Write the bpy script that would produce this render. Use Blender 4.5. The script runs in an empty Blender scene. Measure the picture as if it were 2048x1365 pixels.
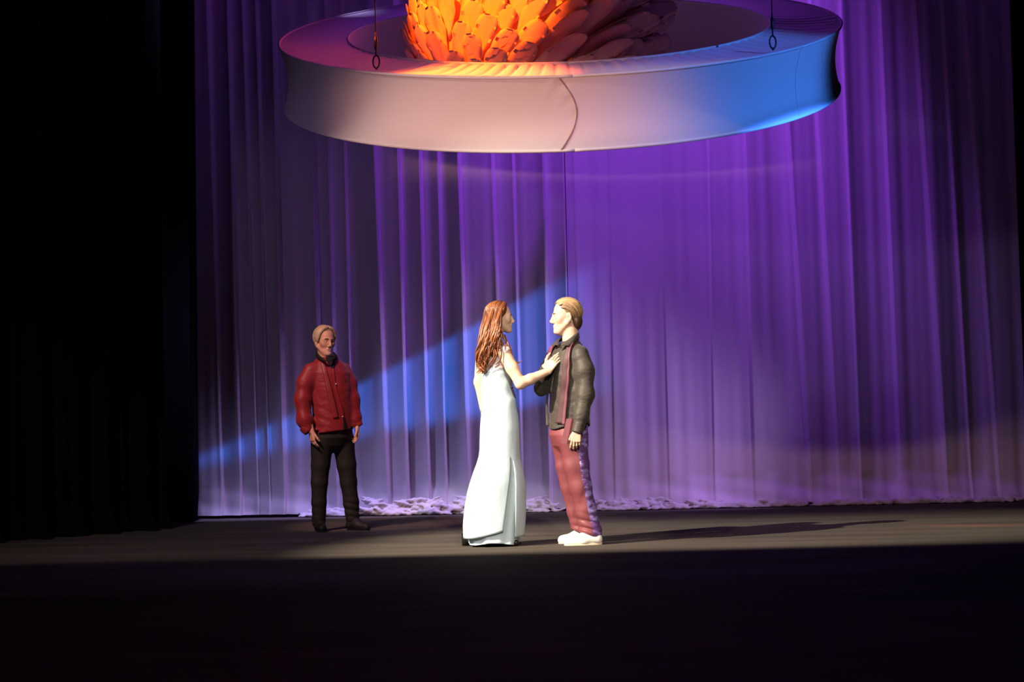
import bpy, bmesh, math, random
import numpy as np
from mathutils import Vector, Matrix

SC = bpy.context.scene
COL = SC.collection
R = math.radians

# ------------------------------------------------------------------ camera
F = 3200.0                       # focal length in pixels of the 2048 x 1365 frame
W_PX, H_PX = 2048, 1365
CAM_Z, PITCH, ROLL = 0.93, 2.85, 1.25
cam_data = bpy.data.cameras.new('camera')
cam_data.sensor_width = 36.0
cam_data.lens = F * 36.0 / W_PX
cam_data.clip_end = 200
cam = bpy.data.objects.new('camera', cam_data)
CAM_M = (Matrix.Translation((0, 0, CAM_Z)) @ Matrix.Rotation(R(90 + PITCH), 4, 'X')
         @ Matrix.Rotation(R(-ROLL), 4, 'Z'))
cam.matrix_world = CAM_M
COL.objects.link(cam)
SC.camera = cam

def at(x, y, Y):
    """world point at depth Y seen at pixel (x, y)"""
    d = CAM_M.to_3x3() @ Vector(((x - W_PX / 2) / F, -(y - H_PX / 2) / F, -1))
    o = CAM_M.translation
    return o + d * ((Y - o.y) / d.y)

# ------------------------------------------------------------------ world, exposure
SC.view_settings.view_transform = 'Standard'
SC.view_settings.look = 'None'
SC.view_settings.gamma = 1.0
SC.view_settings.use_curve_mapping = False
SC.view_settings.exposure = 0.0
world = bpy.data.worlds.new('dark_house')
SC.world = world
world.use_nodes = True
world.node_tree.nodes['Background'].inputs[0].default_value = (0.5, 0.5, 0.8, 1)
world.node_tree.nodes['Background'].inputs[1].default_value = 0.0006

# ------------------------------------------------------------------ stage lamps
def stage_spot(name, pos, aim, color, power, angle, blend=0.2, radius=0.05, cuts=()):
    """theatre spot; cuts are shutter planes given as (point_a, point_b, inside_point, softness)"""
    ld = bpy.data.lights.new(name, 'SPOT')
    ld.energy = power; ld.color = color
    ld.spot_size = R(angle); ld.spot_blend = blend
    ld.shadow_soft_size = radius
    lo = bpy.data.objects.new(name, ld)
    COL.objects.link(lo)
    lo.location = pos
    q = (Vector(aim) - Vector(pos)).to_track_quat('-Z', 'Y')
    lo.rotation_euler = q.to_euler()
    if cuts:
        ld.use_nodes = True
        nt = ld.node_tree; nd = nt.nodes; lk = nt.links
        em = nd['Emission']
        geo = nd.new('ShaderNodeNewGeometry')
        last = None
        for a, b, inside, soft in cuts:
            p = Vector(pos)
            n = (Vector(a) - p).cross(Vector(b) - p).normalized()
            if n.dot((Vector(inside) - p).normalized()) < 0: n = -n
            dot = nd.new('ShaderNodeVectorMath'); dot.operation = 'DOT_PRODUCT'
            lk.new(geo.outputs['Incoming'], dot.inputs[0])
            dot.inputs[1].default_value = n * SIGN_IN
            mr = nd.new('ShaderNodeMapRange'); mr.interpolation_type = 'SMOOTHSTEP'
            mr.inputs['From Min'].default_value = -soft
            mr.inputs['From Max'].default_value = soft
            lk.new(dot.outputs['Value'], mr.inputs['Value'])
            if last is None: last = mr.outputs[0]
            else:
                m = nd.new('ShaderNodeMath'); m.operation = 'MULTIPLY'
                lk.new(last, m.inputs[0]); lk.new(mr.outputs[0], m.inputs[1]); last = m.outputs[0]
        lk.new(last, em.inputs['Strength'])
    return lo
SIGN_IN = 1.0
FRONT = ((-5, 11.25, 0), (5, 11.35, 0), (0, 13, 0), 0.016)     # shutter line across the stage floor

# warm white key on the couple, from a boom on the left
stage_spot('key_spot', (-7.6, 6.9, 7.0), (0.5, 12.1, 0.8), (1.0, 0.86, 0.66), 17000, 23, 0.6, 0.06,
           cuts=[FRONT, ((-3, 16.4, 0.15), (6, 16.4, 0.15), (0, 12, 0), 0.03), ((-2, 11.5, 2.75), (2, 11.4, 2.75), (0, 12, 0), 0.05)])
# warm wash from the left; the ring's shadow falls on the curtain's right half
stage_spot('warm_wash_spot', (-3.6, 5.15, 6.0), (0.4, 14.6, 0.6), (1.0, 0.56, 0.50), 1100, 48, 0.7, 0.12,
           cuts=[FRONT, ((-2, 11.5, 3.05), (2, 11.4, 3.05), (0, 12, 0), 0.02), (tuple(at(1180, 500, 16.4)), tuple(at(1180, 1000, 16.4)), (3, 16.4, 1), 0.09)])
# floor wash, shuttered off the curtain
stage_spot('floor_wash_spot', (-6.0, 5.0, 9.0), (0.3, 13.6, 0.0), (1.0, 0.80, 0.68), 1400, 50, 0.8, 0.10,
           cuts=[FRONT, ((-5, 16.2, 0.02), (5, 16.2, 0.02), (0, 12, 0), 0.015)])
# pink box boom, level with the ring; its shadow edge crosses the curtain at mid height
stage_spot('pink_boom_spot', (-7.2, 2.27, 3.3), (1.0, 16.4, 1.6), (0.62, 0.42, 0.95), 480, 38, 0.8, 0.30,
           cuts=[((-2, 11.4, 3.75), (2, 11.4, 3.75), (0, 12, 0), 0.03)])
# low warm spot on the ring's front band
stage_spot('ring_front_spot', (-2.4, 0.0, 1.6), (-0.1, 11.3, 2.85), (1.0, 0.46, 0.36), 3800, 16, 0.9, 0.12,
           cuts=[((-3, 11.6, 2.925), (3, 11.6, 2.925), (0, 11.3, 3.5), 0.004), ((-3, 11.4, 3.5), (3, 11.4, 3.5), (0, 11.3, 3.0), 0.01)])
# violet washes over the curtain, from a bar high upstage
FOOT = (tuple(at(420, 640, 16.4)), tuple(at(2000, 900, 16.4)), (0, 16.4, 4), 0.035)
stage_spot('violet_wash_a', (-1.6, 14.9, 12.4), (-1.6, 16.4, 2.6), (0.30, 0.055, 1.0), 800, 60, 0.9, 0.15, cuts=[FOOT])
stage_spot('violet_wash_b', (1.4, 14.9, 12.4), (1.4, 16.4, 2.6), (0.34, 0.065, 1.0), 17000, 43, 1.0, 0.15, cuts=[FOOT])
stage_spot('violet_wash_c', (4.0, 14.9, 12.4), (3.6, 16.4, 2.6), (0.33, 0.06, 1.0), 400, 46, 0.9, 0.15, cuts=[FOOT])
# blue special from the right on the curtain; added weaker copy on the ring
BLUE_TOP = (tuple(at(480, 868, 16.25)), tuple(at(1060, 590, 16.25)))
stage_spot('blue_special', (5.02, 9.24, 4.58), (-0.8, 15.3, 2.0), (0.04, 0.19, 1.0), 5000, 46, 0.3, 0.04,
           cuts=[(tuple(at(480, 907, 16.25)), tuple(at(1230, 772, 16.25)), tuple(at(800, 500, 16.25)), 0.008),
                 (*BLUE_TOP, tuple(at(800, 900, 16.25)), 0.010),
                 (tuple(at(1110, 500, 16.3)), tuple(at(1150, 900, 16.3)), tuple(at(800, 700, 16.3)), 0.07)])
stage_spot('blue_ring_fill', (5.02, 9.24, 4.58), (1.6, 12.2, 3.5), (0.05, 0.22, 1.0), 700, 34, 0.7, 0.04,
           cuts=[((2.72, 12.8, 2), (2.72, 12.8, 5), (0, 12.8, 3), 0.07), (*BLUE_TOP, (1, 12.0, 4.3), 0.03),
                 ((2.9, 13.2, 4.35), (0.457, 11.4, 3.42), (1, 13, 1), 0.02)])
# orange special on the feather ball; added second lamp for the ring's front rim
stage_spot('orange_special', (-2.0, 9.4, 6.9), tuple(at(1056, 62, 13.6)), (1.0, 0.115, 0.005), 8500, 20.3, 0.2, 0.06)
stage_spot('orange_rim_fill', (-3.6, 11.2, 7.0), (-0.15, 11.72, 3.4), (1.0, 0.11, 0.005), 11000, 13, 0.8, 0.06,
           cuts=[((-0.70, 12.32, 3.78), (0.457, 11.93, 3.615), (-0.2, 11.5, 3.3), 0.01), ((-1.08, 11.91, 3.64), (0.457, 11.39, 3.43), (-0.1, 12.2, 3.7), 0.004)])
# violet top light on the ring
stage_spot('violet_top_spot', (0.6, 15.6, 12.4), (0.4, 13.7, 4.4), (0.34, 0.07, 1.0), 450, 34, 0.6, 0.1)
# lavender fill on the curtain's lower part, two added lamps
HEM = ((-5, 15.95, 0.0), (5, 15.95, 0.0), (0, 16.4, 3), 0.01)
EDGE = (tuple(at(480, 902, 16.25)), tuple(at(1230, 770, 16.25)), tuple(at(800, 1000, 16.25)), 0.02)
stage_spot('lavender_fill_a', (-2.9, 14.3, 8.0), (-1.9, 16.4, 0.6), (0.48, 0.40, 1.0), 5000, 40, 1.0, 0.2, cuts=[HEM, EDGE])
stage_spot('lavender_fill_b', (4.9, 14.0, 4.9), (0.7, 16.4, 0.9), (0.58, 0.34, 1.0), 1700, 44, 0.8, 0.2,
           cuts=[HEM, (tuple(at(1150, 600, 16.3)), tuple(at(1700, 900, 16.3)), tuple(at(1200, 1000, 16.3)), 0.07)])
# added warm white front fill on the couple, and a small amber special on the man behind
stage_spot('couple_front_fill', (2.2, -3.0, 8.0), (0.25, 12.0, 0.85), (1.0, 0.88, 0.72), 7000, 8.5, 0.5, 0.10, cuts=[FRONT])
stage_spot('amber_special', (-4.0, 8.0, 7.2), (-1.6, 14.1, 1.0), (1.0, 0.55, 0.42), 2700, 11, 0.6, 0.08)
# red side light on the man behind
stage_spot('red_side_spot', (3.2, 16.0, 6.4), (-1.6, 14.1, 0.9), (1.0, 0.03, 0.03), 500, 14, 0.6, 0.08)

# ------------------------------------------------------------------ helpers
def mat(name, color, rough=0.6, spec=0.5, sheen=0.0, metal=0.0, noise=None, bump=None, attr=None, trans=0.0, clear=0.0):
    m = bpy.data.materials.new(name)
    m.use_nodes = True
    nt = m.node_tree; nd = nt.nodes; lk = nt.links
    b = nd['Principled BSDF']
    b.inputs['Base Color'].default_value = (*color, 1)
    b.inputs['Roughness'].default_value = rough
    b.inputs['Specular IOR Level'].default_value = spec
    b.inputs['Metallic'].default_value = metal
    b.inputs['Sheen Weight'].default_value = sheen
    b.inputs['Coat Weight'].default_value = clear
    tc = nd.new('ShaderNodeTexCoord')
    src = None
    if attr:
        a = nd.new('ShaderNodeVertexColor'); a.layer_name = attr; src = a.outputs[0]
        lk.new(src, b.inputs['Base Color'])
    if noise:                                   # (color2, scale vector, detail, low, high)
        c2, sc, det, lo, hi = noise
        mp = nd.new('ShaderNodeMapping'); mp.inputs['Scale'].default_value = sc
        lk.new(tc.outputs['Object'], mp.inputs[0])
        nz = nd.new('ShaderNodeTexNoise'); nz.inputs['Scale'].default_value = 1.0; nz.inputs['Detail'].default_value = det
        lk.new(mp.outputs[0], nz.inputs['Vector'])
        mr = nd.new('ShaderNodeMapRange'); mr.inputs['From Min'].default_value = lo; mr.inputs['From Max'].default_value = hi
        lk.new(nz.outputs[0], mr.inputs[0])
        mx = nd.new('ShaderNodeMix'); mx.data_type = 'RGBA'
        lk.new(mr.outputs[0], mx.inputs['Factor'])
        if src: lk.new(src, mx.inputs[6])
        else: mx.inputs[6].default_value = (*color, 1)
        mx.inputs[7].default_value = (*c2, 1)
        lk.new(mx.outputs[2], b.inputs['Base Color'])
    if bump:                                    # (scale vector, strength, distance)
        sc, st, di = bump
        mp = nd.new('ShaderNodeMapping'); mp.inputs['Scale'].default_value = sc
        lk.new(tc.outputs['Object'], mp.inputs[0])
        nz = nd.new('ShaderNodeTexNoise'); nz.inputs['Scale'].default_value = 1.0; nz.inputs['Detail'].default_value = 3
        lk.new(mp.outputs[0], nz.inputs['Vector'])
        bp = nd.new('ShaderNodeBump'); bp.inputs['Strength'].default_value = st; bp.inputs['Distance'].default_value = di
        lk.new(nz.outputs[0], bp.inputs['Height'])
        lk.new(bp.outputs[0], b.inputs['Normal'])
    if trans:
        out = nd['Material Output']
        tr = nd.new('ShaderNodeBsdfTransparent')
        ms = nd.new('ShaderNodeMixShader'); ms.inputs[0].default_value = trans
        lk.new(b.outputs[0], ms.inputs[1]); lk.new(tr.outputs[0], ms.inputs[2])
        lk.new(ms.outputs[0], out.inputs['Surface'])
    return m

def link_mesh(name, verts, faces, material, parent=None, smooth=True, origin=None):
    """one mesh object; verts are world coordinates, origin is where its local frame sits"""
    me = bpy.data.meshes.new(name)
    v = np.asarray(verts, dtype=np.float64)
    o = np.array(origin if origin is not None else (parent['_o'] if parent is not None and '_o' in parent else (0, 0, 0)), dtype=np.float64)
    v = v - o
    me.from_pydata(v.tolist() if len(v) < 3000 else [tuple(p) for p in v], [], [tuple(int(i) for i in f) for f in faces])
    me.materials.append(material)
    if smooth: me.polygons.foreach_set('use_smooth', [True] * len(me.polygons))
    me.update()
    ob = bpy.data.objects.new(name, me)
    COL.objects.link(ob)
    if parent is not None: ob.parent = parent
    else: ob.location = o
    return ob

def thing(name, label, cat, loc, group=None):
    o = bpy.data.objects.new(name, None)
    COL.objects.link(o); o.empty_display_size = 0.1
    o.location = loc
    o['_o'] = tuple(loc)
    o['label'] = label; o['category'] = cat
    if group: o['group'] = group
    return o

def tag(o, label, cat, group=None, kind=None):
    o['label'] = label
    if cat: o['category'] = cat
    if group: o['group'] = group
    if kind: o['kind'] = kind
    return o

def subpart(name, verts, faces, material, part, thing_root, smooth=True):
    ob = link_mesh(name, verts, faces, material, None, smooth, origin=thing_root['_o'])
    ob.location = (0, 0, 0)
    ob.parent = part
    return ob

def grid_faces(nu, nv, close_u=False, off=0):
    fs = []
    for j in range(nv - 1):
        for i in range(nu if close_u else nu - 1):
            a = j * nu + i; b = j * nu + (i + 1) % nu
            fs.append((off + a, off + b, off + b + nu, off + a + nu))
    return fs

def tube(pts, rad, n=8, cap=True):
    """tapered tube along points"""
    P = np.asarray([tuple(p) for p in pts], float); m = len(P)
    rad = np.broadcast_to(np.asarray(rad, float), (m,))
    T = np.gradient(P, axis=0); T /= np.linalg.norm(T, axis=1)[:, None] + 1e-12
    up = np.array([0, 0, 1.0]) if abs(T[0][2]) < 0.9 else np.array([1.0, 0, 0])
    V = []
    nrm = np.cross(T[0], up); nrm /= np.linalg.norm(nrm)
    for k in range(m):
        nrm = nrm - T[k] * nrm.dot(T[k]); nrm /= np.linalg.norm(nrm) + 1e-12
        bn = np.cross(T[k], nrm)
        for i in range(n):
            a = 2 * math.pi * i / n
            V.append(P[k] + rad[k] * (math.cos(a) * nrm + math.sin(a) * bn))
    fs = grid_faces(n, m, True)
    if cap:
        fs.append(tuple(range(n - 1, -1, -1))); fs.append(tuple(range((m - 1) * n, m * n)))
    return V, fs

def join(*parts):
    V, Fc = [], []
    for v, f in parts:
        o = len(V); V.extend([tuple(p) for p in v]); Fc.extend([tuple(i + o for i in q) for q in f])
    return V, Fc

def box(c, s, rot=None):
    c = Vector(c); V = []
    for x in (-1, 1):
        for y in (-1, 1):
            for z in (-1, 1):
                p = Vector((x * s[0] / 2, y * s[1] / 2, z * s[2] / 2))
                V.append(tuple(c + (rot @ p if rot else p)))
    return V, [(0, 1, 3, 2), (4, 6, 7, 5), (0, 4, 5, 1), (2, 3, 7, 6), (0, 2, 6, 4), (1, 5, 7, 3)]

def catmull(pts, n):
    """n points along a smooth curve through pts"""
    P = np.asarray([tuple(p) for p in pts], float); k = len(P)
    t = np.linspace(0, k - 1, n); i = np.clip(t.astype(int), 0, k - 2); u = (t - i)[:, None]
    g = lambda j: P[np.clip(j, 0, k - 1)]
    p0, p1, p2, p3 = g(i - 1), g(i), g(i + 1), g(i + 2)
    return 0.5 * ((2 * p1) + (-p0 + p2) * u + (2 * p0 - 5 * p1 + 4 * p2 - p3) * u ** 2 + (-p0 + 3 * p1 - 3 * p2 + p3) * u ** 3)

# ------------------------------------------------------------------ the stage
M_floor = mat('stage_floor_paint', (0.085, 0.074, 0.062), 0.9, 0.05,
              noise=((0.055, 0.048, 0.042), (0.4, 3.2, 1.0), 6, 0.35, 0.65), bump=((3, 18, 1), 0.08, 0.01))
M_black = mat('black_velour', (0.004, 0.004, 0.005), 0.95, 0.05)
M_wallblack = mat('black_wall_paint', (0.006, 0.006, 0.007), 0.9, 0.1)

def slab(name, c, s, m):
    v, f = box(c, s)
    o = link_mesh(name, v, f, m, None, False, origin=c); o['kind'] = 'structure'
    return o
o = slab('floor', (0, 10.5, -0.1), (22, 17, 0.2), M_floor); o['label'] = 'dark worn stage floor with horizontal streaks'
slab('wall_back', (0, 18.2, 6.8), (22, 0.2, 13.8), M_wallblack)['label'] = 'black back wall of the stage behind the curtain'
slab('ceiling', (0, 13.6, 13.6), (22, 9.4, 0.2), M_wallblack)['label'] = 'black stage ceiling far above the hanging ring'

# --- sheer curtain, two panels meeting under the ring
def sheer_material():
    m = bpy.data.materials.new('sheer_white_voile'); m.use_nodes = True
    nt = m.node_tree; nd = nt.nodes; lk = nt.links
    b = nd['Principled BSDF']; out = nd['Material Output']
    b.inputs['Base Color'].default_value = (0.62, 0.60, 0.62, 1); b.inputs['Roughness'].default_value = 0.85
    b.inputs['Specular IOR Level'].default_value = 0.1
    tc = nd.new('ShaderNodeTexCoord'); mp = nd.new('ShaderNodeMapping'); mp.inputs['Scale'].default_value = (9, 9, 130)
    nz = nd.new('ShaderNodeTexNoise'); nz.inputs['Scale'].default_value = 1; nz.inputs['Detail'].default_value = 4
    bp = nd.new('ShaderNodeBump'); bp.inputs['Strength'].default_value = 0.12; bp.inputs['Distance'].default_value = 0.004
    lk.new(tc.outputs['Object'], mp.inputs[0]); lk.new(mp.outputs[0], nz.inputs[0]); lk.new(nz.outputs[0], bp.inputs['Height'])
    lk.new(bp.outputs[0], b.inputs['Normal'])
    tl = nd.new('ShaderNodeBsdfTranslucent'); tl.inputs[0].default_value = (0.6, 0.58, 0.6, 1)
    ms = nd.new('ShaderNodeMixShader'); ms.inputs[0].default_value = 0.25
    lk.new(b.outputs[0], ms.inputs[1]); lk.new(tl.outputs[0], ms.inputs[2]); lk.new(ms.outputs[0], out.inputs['Surface'])
    return m
M_sheer = sheer_material()
M_hem = mat('gathered_voile', (0.45, 0.43, 0.45), 0.85, 0.1)
CURT_Y = 16.4
def cx(px, py=600): return at(px, py, CURT_Y).x
# ridge list: (pixel x near the top, pixel x near the foot, depth, reach in px), crest drops sharply on one side
L_RIDGES = [(424, 440, .07, 18), (465, 478, .10, 22), (495, 512, .06, 14), (522, 536, .08, 16), (556, 566, .14, 24), (628, 640, .13, 42),
            (660, 668, .06, 16), (692, 700, .05, 14), (750, 770, .12, 30), (800, 808, .13, 36), (842, 850, .13, 26),
            (880, 884, .06, 18), (918, 930, .14, 24), (984, 1000, .10, 40), (1028, 1036, .06, 26), (1092, 1090, .11, 36), (1131, 1133, .10, 30)]
R_RIDGES = [(1152, 1160, .02, 40), (1228, 1222, .03, 50), (1330, 1330, .035, 45), (1430, 1420, .05, 46), (1500, 1500, .06, 40), (1580, 1612, .13, 44),
            (1640, 1668, .09, 34), (1700, 1710, .05, 30), (1780, 1790, .10, 44), (1848, 1880, .13, 38),
            (1905, 1930, .07, 24), (1950, 1985, .09, 30)]
rng = np.random.default_rng(5)
def fold_depth(px, t, ridges, side):
    """depth towards the house; t runs 0 at the foot to 1 at the frame's top"""
    h = np.zeros_like(px)
    for xt, xb, dep, reach in ridges:
        xe = xb + (xt - xb) * t
        d = (xe - px) * side
        e = np.where(d > 0, np.exp(-np.clip(d, 0, None) / reach) , np.exp(-(d / 3.0) ** 2))
        h = h + dep * e * (0.8 if side > 0 else 0.45)
    return h
def curtain(name, px0, px1, ridges, side, label, seed):
    nx, nz = int((px1 - px0) / 1.25), 70
    z = np.concatenate([np.linspace(0.03, 0.5, 24), np.linspace(0.5, 11.6, nz - 24 + 1)[1:]])
    pxs = np.linspace(px0, px1, nx)
    X0 = np.array([at(p, 600, CURT_Y).x for p in pxs]); z600 = at(1024, 600, CURT_Y).z
    ph = rng.uniform(0, 6.28, 12)
    V = []
    for zz in z:
        t = np.clip((zz - 0.1) / 5.0, 0, 1.3)
        h = fold_depth(pxs, t, ridges, side)
        h *= 0.72 + 0.28 * min(1, zz / 1.2)
        w = sum(np.sin(X0 * k + ph[i] + 0.25 * zz * math.sin(i)) * a for i, (k, a) in enumerate([(7, .012), (13, .008), (29, .0045), (51, .002)]))
        # the cloth breaks on the floor: bulge and crumple
        k = max(0, 1 - zz / 0.34)
        cr = k * (0.02 * np.sin(X0 * 9 + ph[5]) + 0.012 * np.sin(X0 * 23 + ph[6]) + 0.006 * np.sin(zz * 30 + X0 * 6 + ph[7])) + 0.06 * k ** 2
        Y = CURT_Y - h - w - cr
        for i in range(nx): V.append((X0[i], Y[i], zz))
    o = link_mesh(name, V, grid_faces(nx, len(z)), M_sheer, None, True, origin=((X0[0] + X0[-1]) / 2, CURT_Y, 0))
    tag(o, label, 'curtain')
    return o
cl = curtain('sheer_curtain', 392, 1135, L_RIDGES, 1, 'sheer white curtain panel in narrow hanging folds behind the man in red', 1)
cr_ = curtain('sheer_curtain', 1136.6, 2075, R_RIDGES, -1, 'wide smooth sheer white curtain panel behind the man in the black shirt', 2)

# --- black masking legs at both sides
def leg(name, pts, label, seed, z1=12.0, foot=0.0):
    """folded black drape along a floor path of (x, y) points"""
    r = np.random.default_rng(seed)
    path = catmull([(p[0], p[1], 0) for p in pts], 160)
    T = np.gradient(path, axis=0); T /= np.linalg.norm(T, axis=1)[:, None]
    N = np.stack([T[:, 1], -T[:, 0], 0 * T[:, 0]], 1)
    L = np.concatenate([[0], np.cumsum(np.linalg.norm(np.diff(path, axis=0), axis=1))])
    ph = r.uniform(0, 6.28, 6)
    zs = np.concatenate([np.linspace(0.01, 0.4, 8), np.linspace(0.4, z1, 30)[1:]])
    V = []
    for z in zs:
        k = max(0, 1 - z / 0.3)
        h = 0.06 * np.sin(L * 17 + ph[0]) + 0.04 * np.sin(L * 29 + ph[1]) + 0.02 * np.sin(L * 47 + ph[2] + z * .3)
        h = h * (1 + 0.6 * k) + foot * k ** 1.5
        P = path + N * h[:, None]; P[:, 2] = z
        V.extend(P.tolist())
    c = path.mean(0)
    o = link_mesh(name, V, grid_faces(160, len(zs)), M_black, None, True, origin=(c[0], c[1], 0))
    return tag(o, label, 'curtain')
a = at(-120, 1090, 13.0); 
leg('masking_drape', [(-5.6, 12.9), (-4.4, 13.7), (-3.26, 14.95)], 'black velour masking drape puddling on the floor at the stage side', 1, foot=0.12)
leg('masking_drape', [(-4.2, 15.3), (-3.5, 15.6), (cx(414), 16.02)], 'narrow black masking drape hiding the edge of the sheer curtain beside the man in red', 2)
leg('masking_drape', [(cx(2022), 16.1), (5.9, 15.9), (7.0, 15.2)], 'black masking drape hiding the edge of the wide smooth curtain panel', 3)
# ------------------------------------------------------------------ the hanging ring
M_ring = mat('ring_stretch_cloth', (0.78, 0.74, 0.72), 0.75, 0.15, bump=((60, 60, 60), 0.08, 0.004))
M_cord = mat('seam_cord', (0.42, 0.30, 0.27), 0.8, 0.1)
M_steel = mat('dark_steel', (0.05, 0.05, 0.055), 0.4, 0.5, metal=0.8)
RC = Vector((0.457, 13.6, 4.298))             # ring centre, on its top plane
R_OUT, R_IN, R_H, TILT = 2.385, 1.803, 0.545, 22.24
RM = Matrix.Rotation(R(-1.32), 3, 'Y') @ Matrix.Rotation(R(TILT), 3, 'X')
def ring_pt(rad, phi, h):
    """phi 0 at the front, positive to stage right of the picture"""
    return RC + RM @ Vector((rad * math.sin(phi), -rad * math.cos(phi), h))
ring = thing('hanging_ring', 'huge tilted hanging ring covered in pale stretched cloth', 'stage prop', tuple(RC - Vector((0, 0, 0.6))))
NP = 360
def band(name, prof, wr=None):
    V = []
    m = len(prof)
    for j, (rr, hh) in enumerate(prof):
        for i in range(NP):
            phi = 2 * math.pi * i / NP
            dr, dh = wr(phi, j / (m - 1)) if wr else (0, 0)
            V.append(ring_pt(rr + dr, phi, hh + dh))
    return link_mesh(name, V, grid_faces(NP, m, True), M_ring, ring)
SEAM = math.asin((1095 - 1120) / 562)
def outer_wr(phi, t):
    d = phi - SEAM - 0.055 * math.sin(math.pi * t) * 1.0
    if d > math.pi: d -= 2 * math.pi
    w = 0.0
    if -0.16 < d < 0.0:                          # puckers running into the seam
        w = 0.012 * math.sin(60 * t + d * 120) * math.exp(d / 0.05) * (0.4 + t)
    return (w, 0)
prof = [(R_OUT - 0.045 * math.sin(math.pi * k / 14), -R_H + R_H * k / 14) for k in range(15)]
ob_outer = band('outer_band', prof, outer_wr)
def wr_top(phi, t):
    """t 0 at inner edge"""
    w = 0.0
    a = math.degrees(phi) % 360
    if a > 180: a -= 360
    def grp(c, wd, k, amp, reach):
        return amp * math.exp(-((a - c) / wd) ** 2) * (1 - abs(math.sin(math.radians(a) * k))) ** 2 * math.exp(-t / reach)
    w += grp(62, 16, 44, 0.055, 0.55) + grp(84, 7, 50, 0.045, 0.7) + grp(20, 14, 55, 0.022, 0.3)
    w += grp(-14, 16, 60, 0.025, 0.8) + grp(-45, 20, 40, 0.016, 0.6)
    w += 0.003 * math.sin(phi * 90) * (1 - t)
    return (0, -w)
NP_SAVE = NP; NP = 1080
band('top_face', [(R_IN + (R_OUT - R_IN) * k / 12, -0.02 * math.sin(math.pi * k / 12)) for k in range(13)], wr_top)
NP = NP_SAVE
band('inner_band', [(R_IN + 0.03 * math.sin(math.pi * k / 10), -R_H * k / 10) for k in range(11)])
band('bottom_face', [(R_IN + (R_OUT - R_IN) * k / 8, -R_H + 0.015 * math.sin(math.pi * k / 8)) for k in range(9)])
V, Fc = tube([ring_pt(R_OUT - 0.045 * math.sin(math.pi * t) + 0.004, SEAM + 0.055 * math.sin(math.pi * t), -R_H * (1 - t)) for t in np.linspace(0, 1, 24)], 0.006, 6)
link_mesh('seam', V, Fc, M_cord, ring)
for nm, rr, hh, rad in (('hoop_edge', R_OUT, 0, .011), ('hoop_edge', R_OUT, -R_H, .012), ('hoop_edge', R_IN, 0, .010), ('hoop_edge', R_IN, -R_H, .010)):
    V, Fc = tube([ring_pt(rr, 2 * math.pi * i / 240, hh) for i in range(241)], rad, 6)
    link_mesh(nm, V, Fc, M_ring, ring)
# overlap edge of the second cloth length
for ph in (math.asin((1543 - 1120) / 562),):
    V, Fc = tube([ring_pt(R_OUT - 0.045 * math.sin(math.pi * t) + 0.001, ph, -R_H * (1 - t)) for t in np.linspace(0, 1, 16)], 0.003, 5)
    link_mesh('cloth_overlap', V, Fc, M_ring, ring)

# suspension cables with hooks
def ring_loop(c, rx, rz, rad, n=20):
    return tube([Vector(c) + Vector((rx * math.cos(a), 0.2 * rx * math.sin(a), rz * math.sin(a))) for a in np.linspace(0, 2 * math.pi, n)], rad, 6, False)
for px, label in ((782, 'dark steel cable and hook holding the ring beside its orange-lit rim'), (1482, 'dark steel cable and hook holding the ring beside its blue-lit side')):
    phi = math.asin((px - 1120) / 545)
    p = ring_pt(R_OUT - 0.05, phi, 0.0)
    t = thing('suspension_cable', label, 'cable', tuple(p))
    v, f = ring_loop(p + Vector((0, 0, 0.075)), 0.024, 0.05, 0.007); link_mesh('carabiner', v, f, M_steel, t)
    v, f = tube([p + Vector((0, 0, 0.014)), p + Vector((0, 0, 0.03))], 0.008, 6); link_mesh('eye_bolt', v, f, M_steel, t)
    v, f = join(tube([p + Vector((0, 0, 0.12)), p + Vector((0, 0, 0.17)), p + Vector((0, 0, 0.175)), p + Vector((0, 0, 0.26)), p + Vector((0, 0, 0.265)), p + Vector((0, 0, 0.30))], [.006, .006, .013, .013, .006, .006], 8))
    link_mesh('turnbuckle', v, f, M_steel, t)
    v, f = tube([p + Vector((0, 0, 0.29)), p + Vector((0.0, 0, 3.0)), Vector((p.x, p.y, 13.5))], 0.0045, 6); link_mesh('wire', v, f, M_steel, t)

# ------------------------------------------------------------------ the feather ball
M_feather = mat('feather_cloth', (0.86, 0.62, 0.50), 0.7, 0.2, noise=((0.80, 0.45, 0.32), (14, 3, 6), 3, 0.4, 0.7))
M_core = mat('ball_core_cloth', (0.75, 0.45, 0.33), 0.8, 0.1)
BC = at(1056, 62, 13.6); B_R = 0.99
ball = thing('feather_ball', 'giant ball of overlapping feathers glowing orange inside the ring', 'stage prop', tuple(BC - Vector((0, 0, B_R))))
nu, nv = 48, 25
V = [BC + B_R * 0.97 * Vector((math.sin(math.pi * j / (nv - 1)) * math.cos(2 * math.pi * i / nu), math.sin(math.pi * j / (nv - 1)) * math.sin(2 * math.pi * i / nu), math.cos(math.pi * j / (nv - 1)))) for j in range(nv) for i in range(nu)]
link_mesh('core', V, grid_faces(nu, nv, True), M_core, ball)
V, Fc = tube([BC + Vector((0, 0, B_R * .9)), Vector((BC.x, BC.y, 13.5))], 0.012, 8)
link_mesh('hanging_wire', V, Fc, M_steel, ball)
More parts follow.
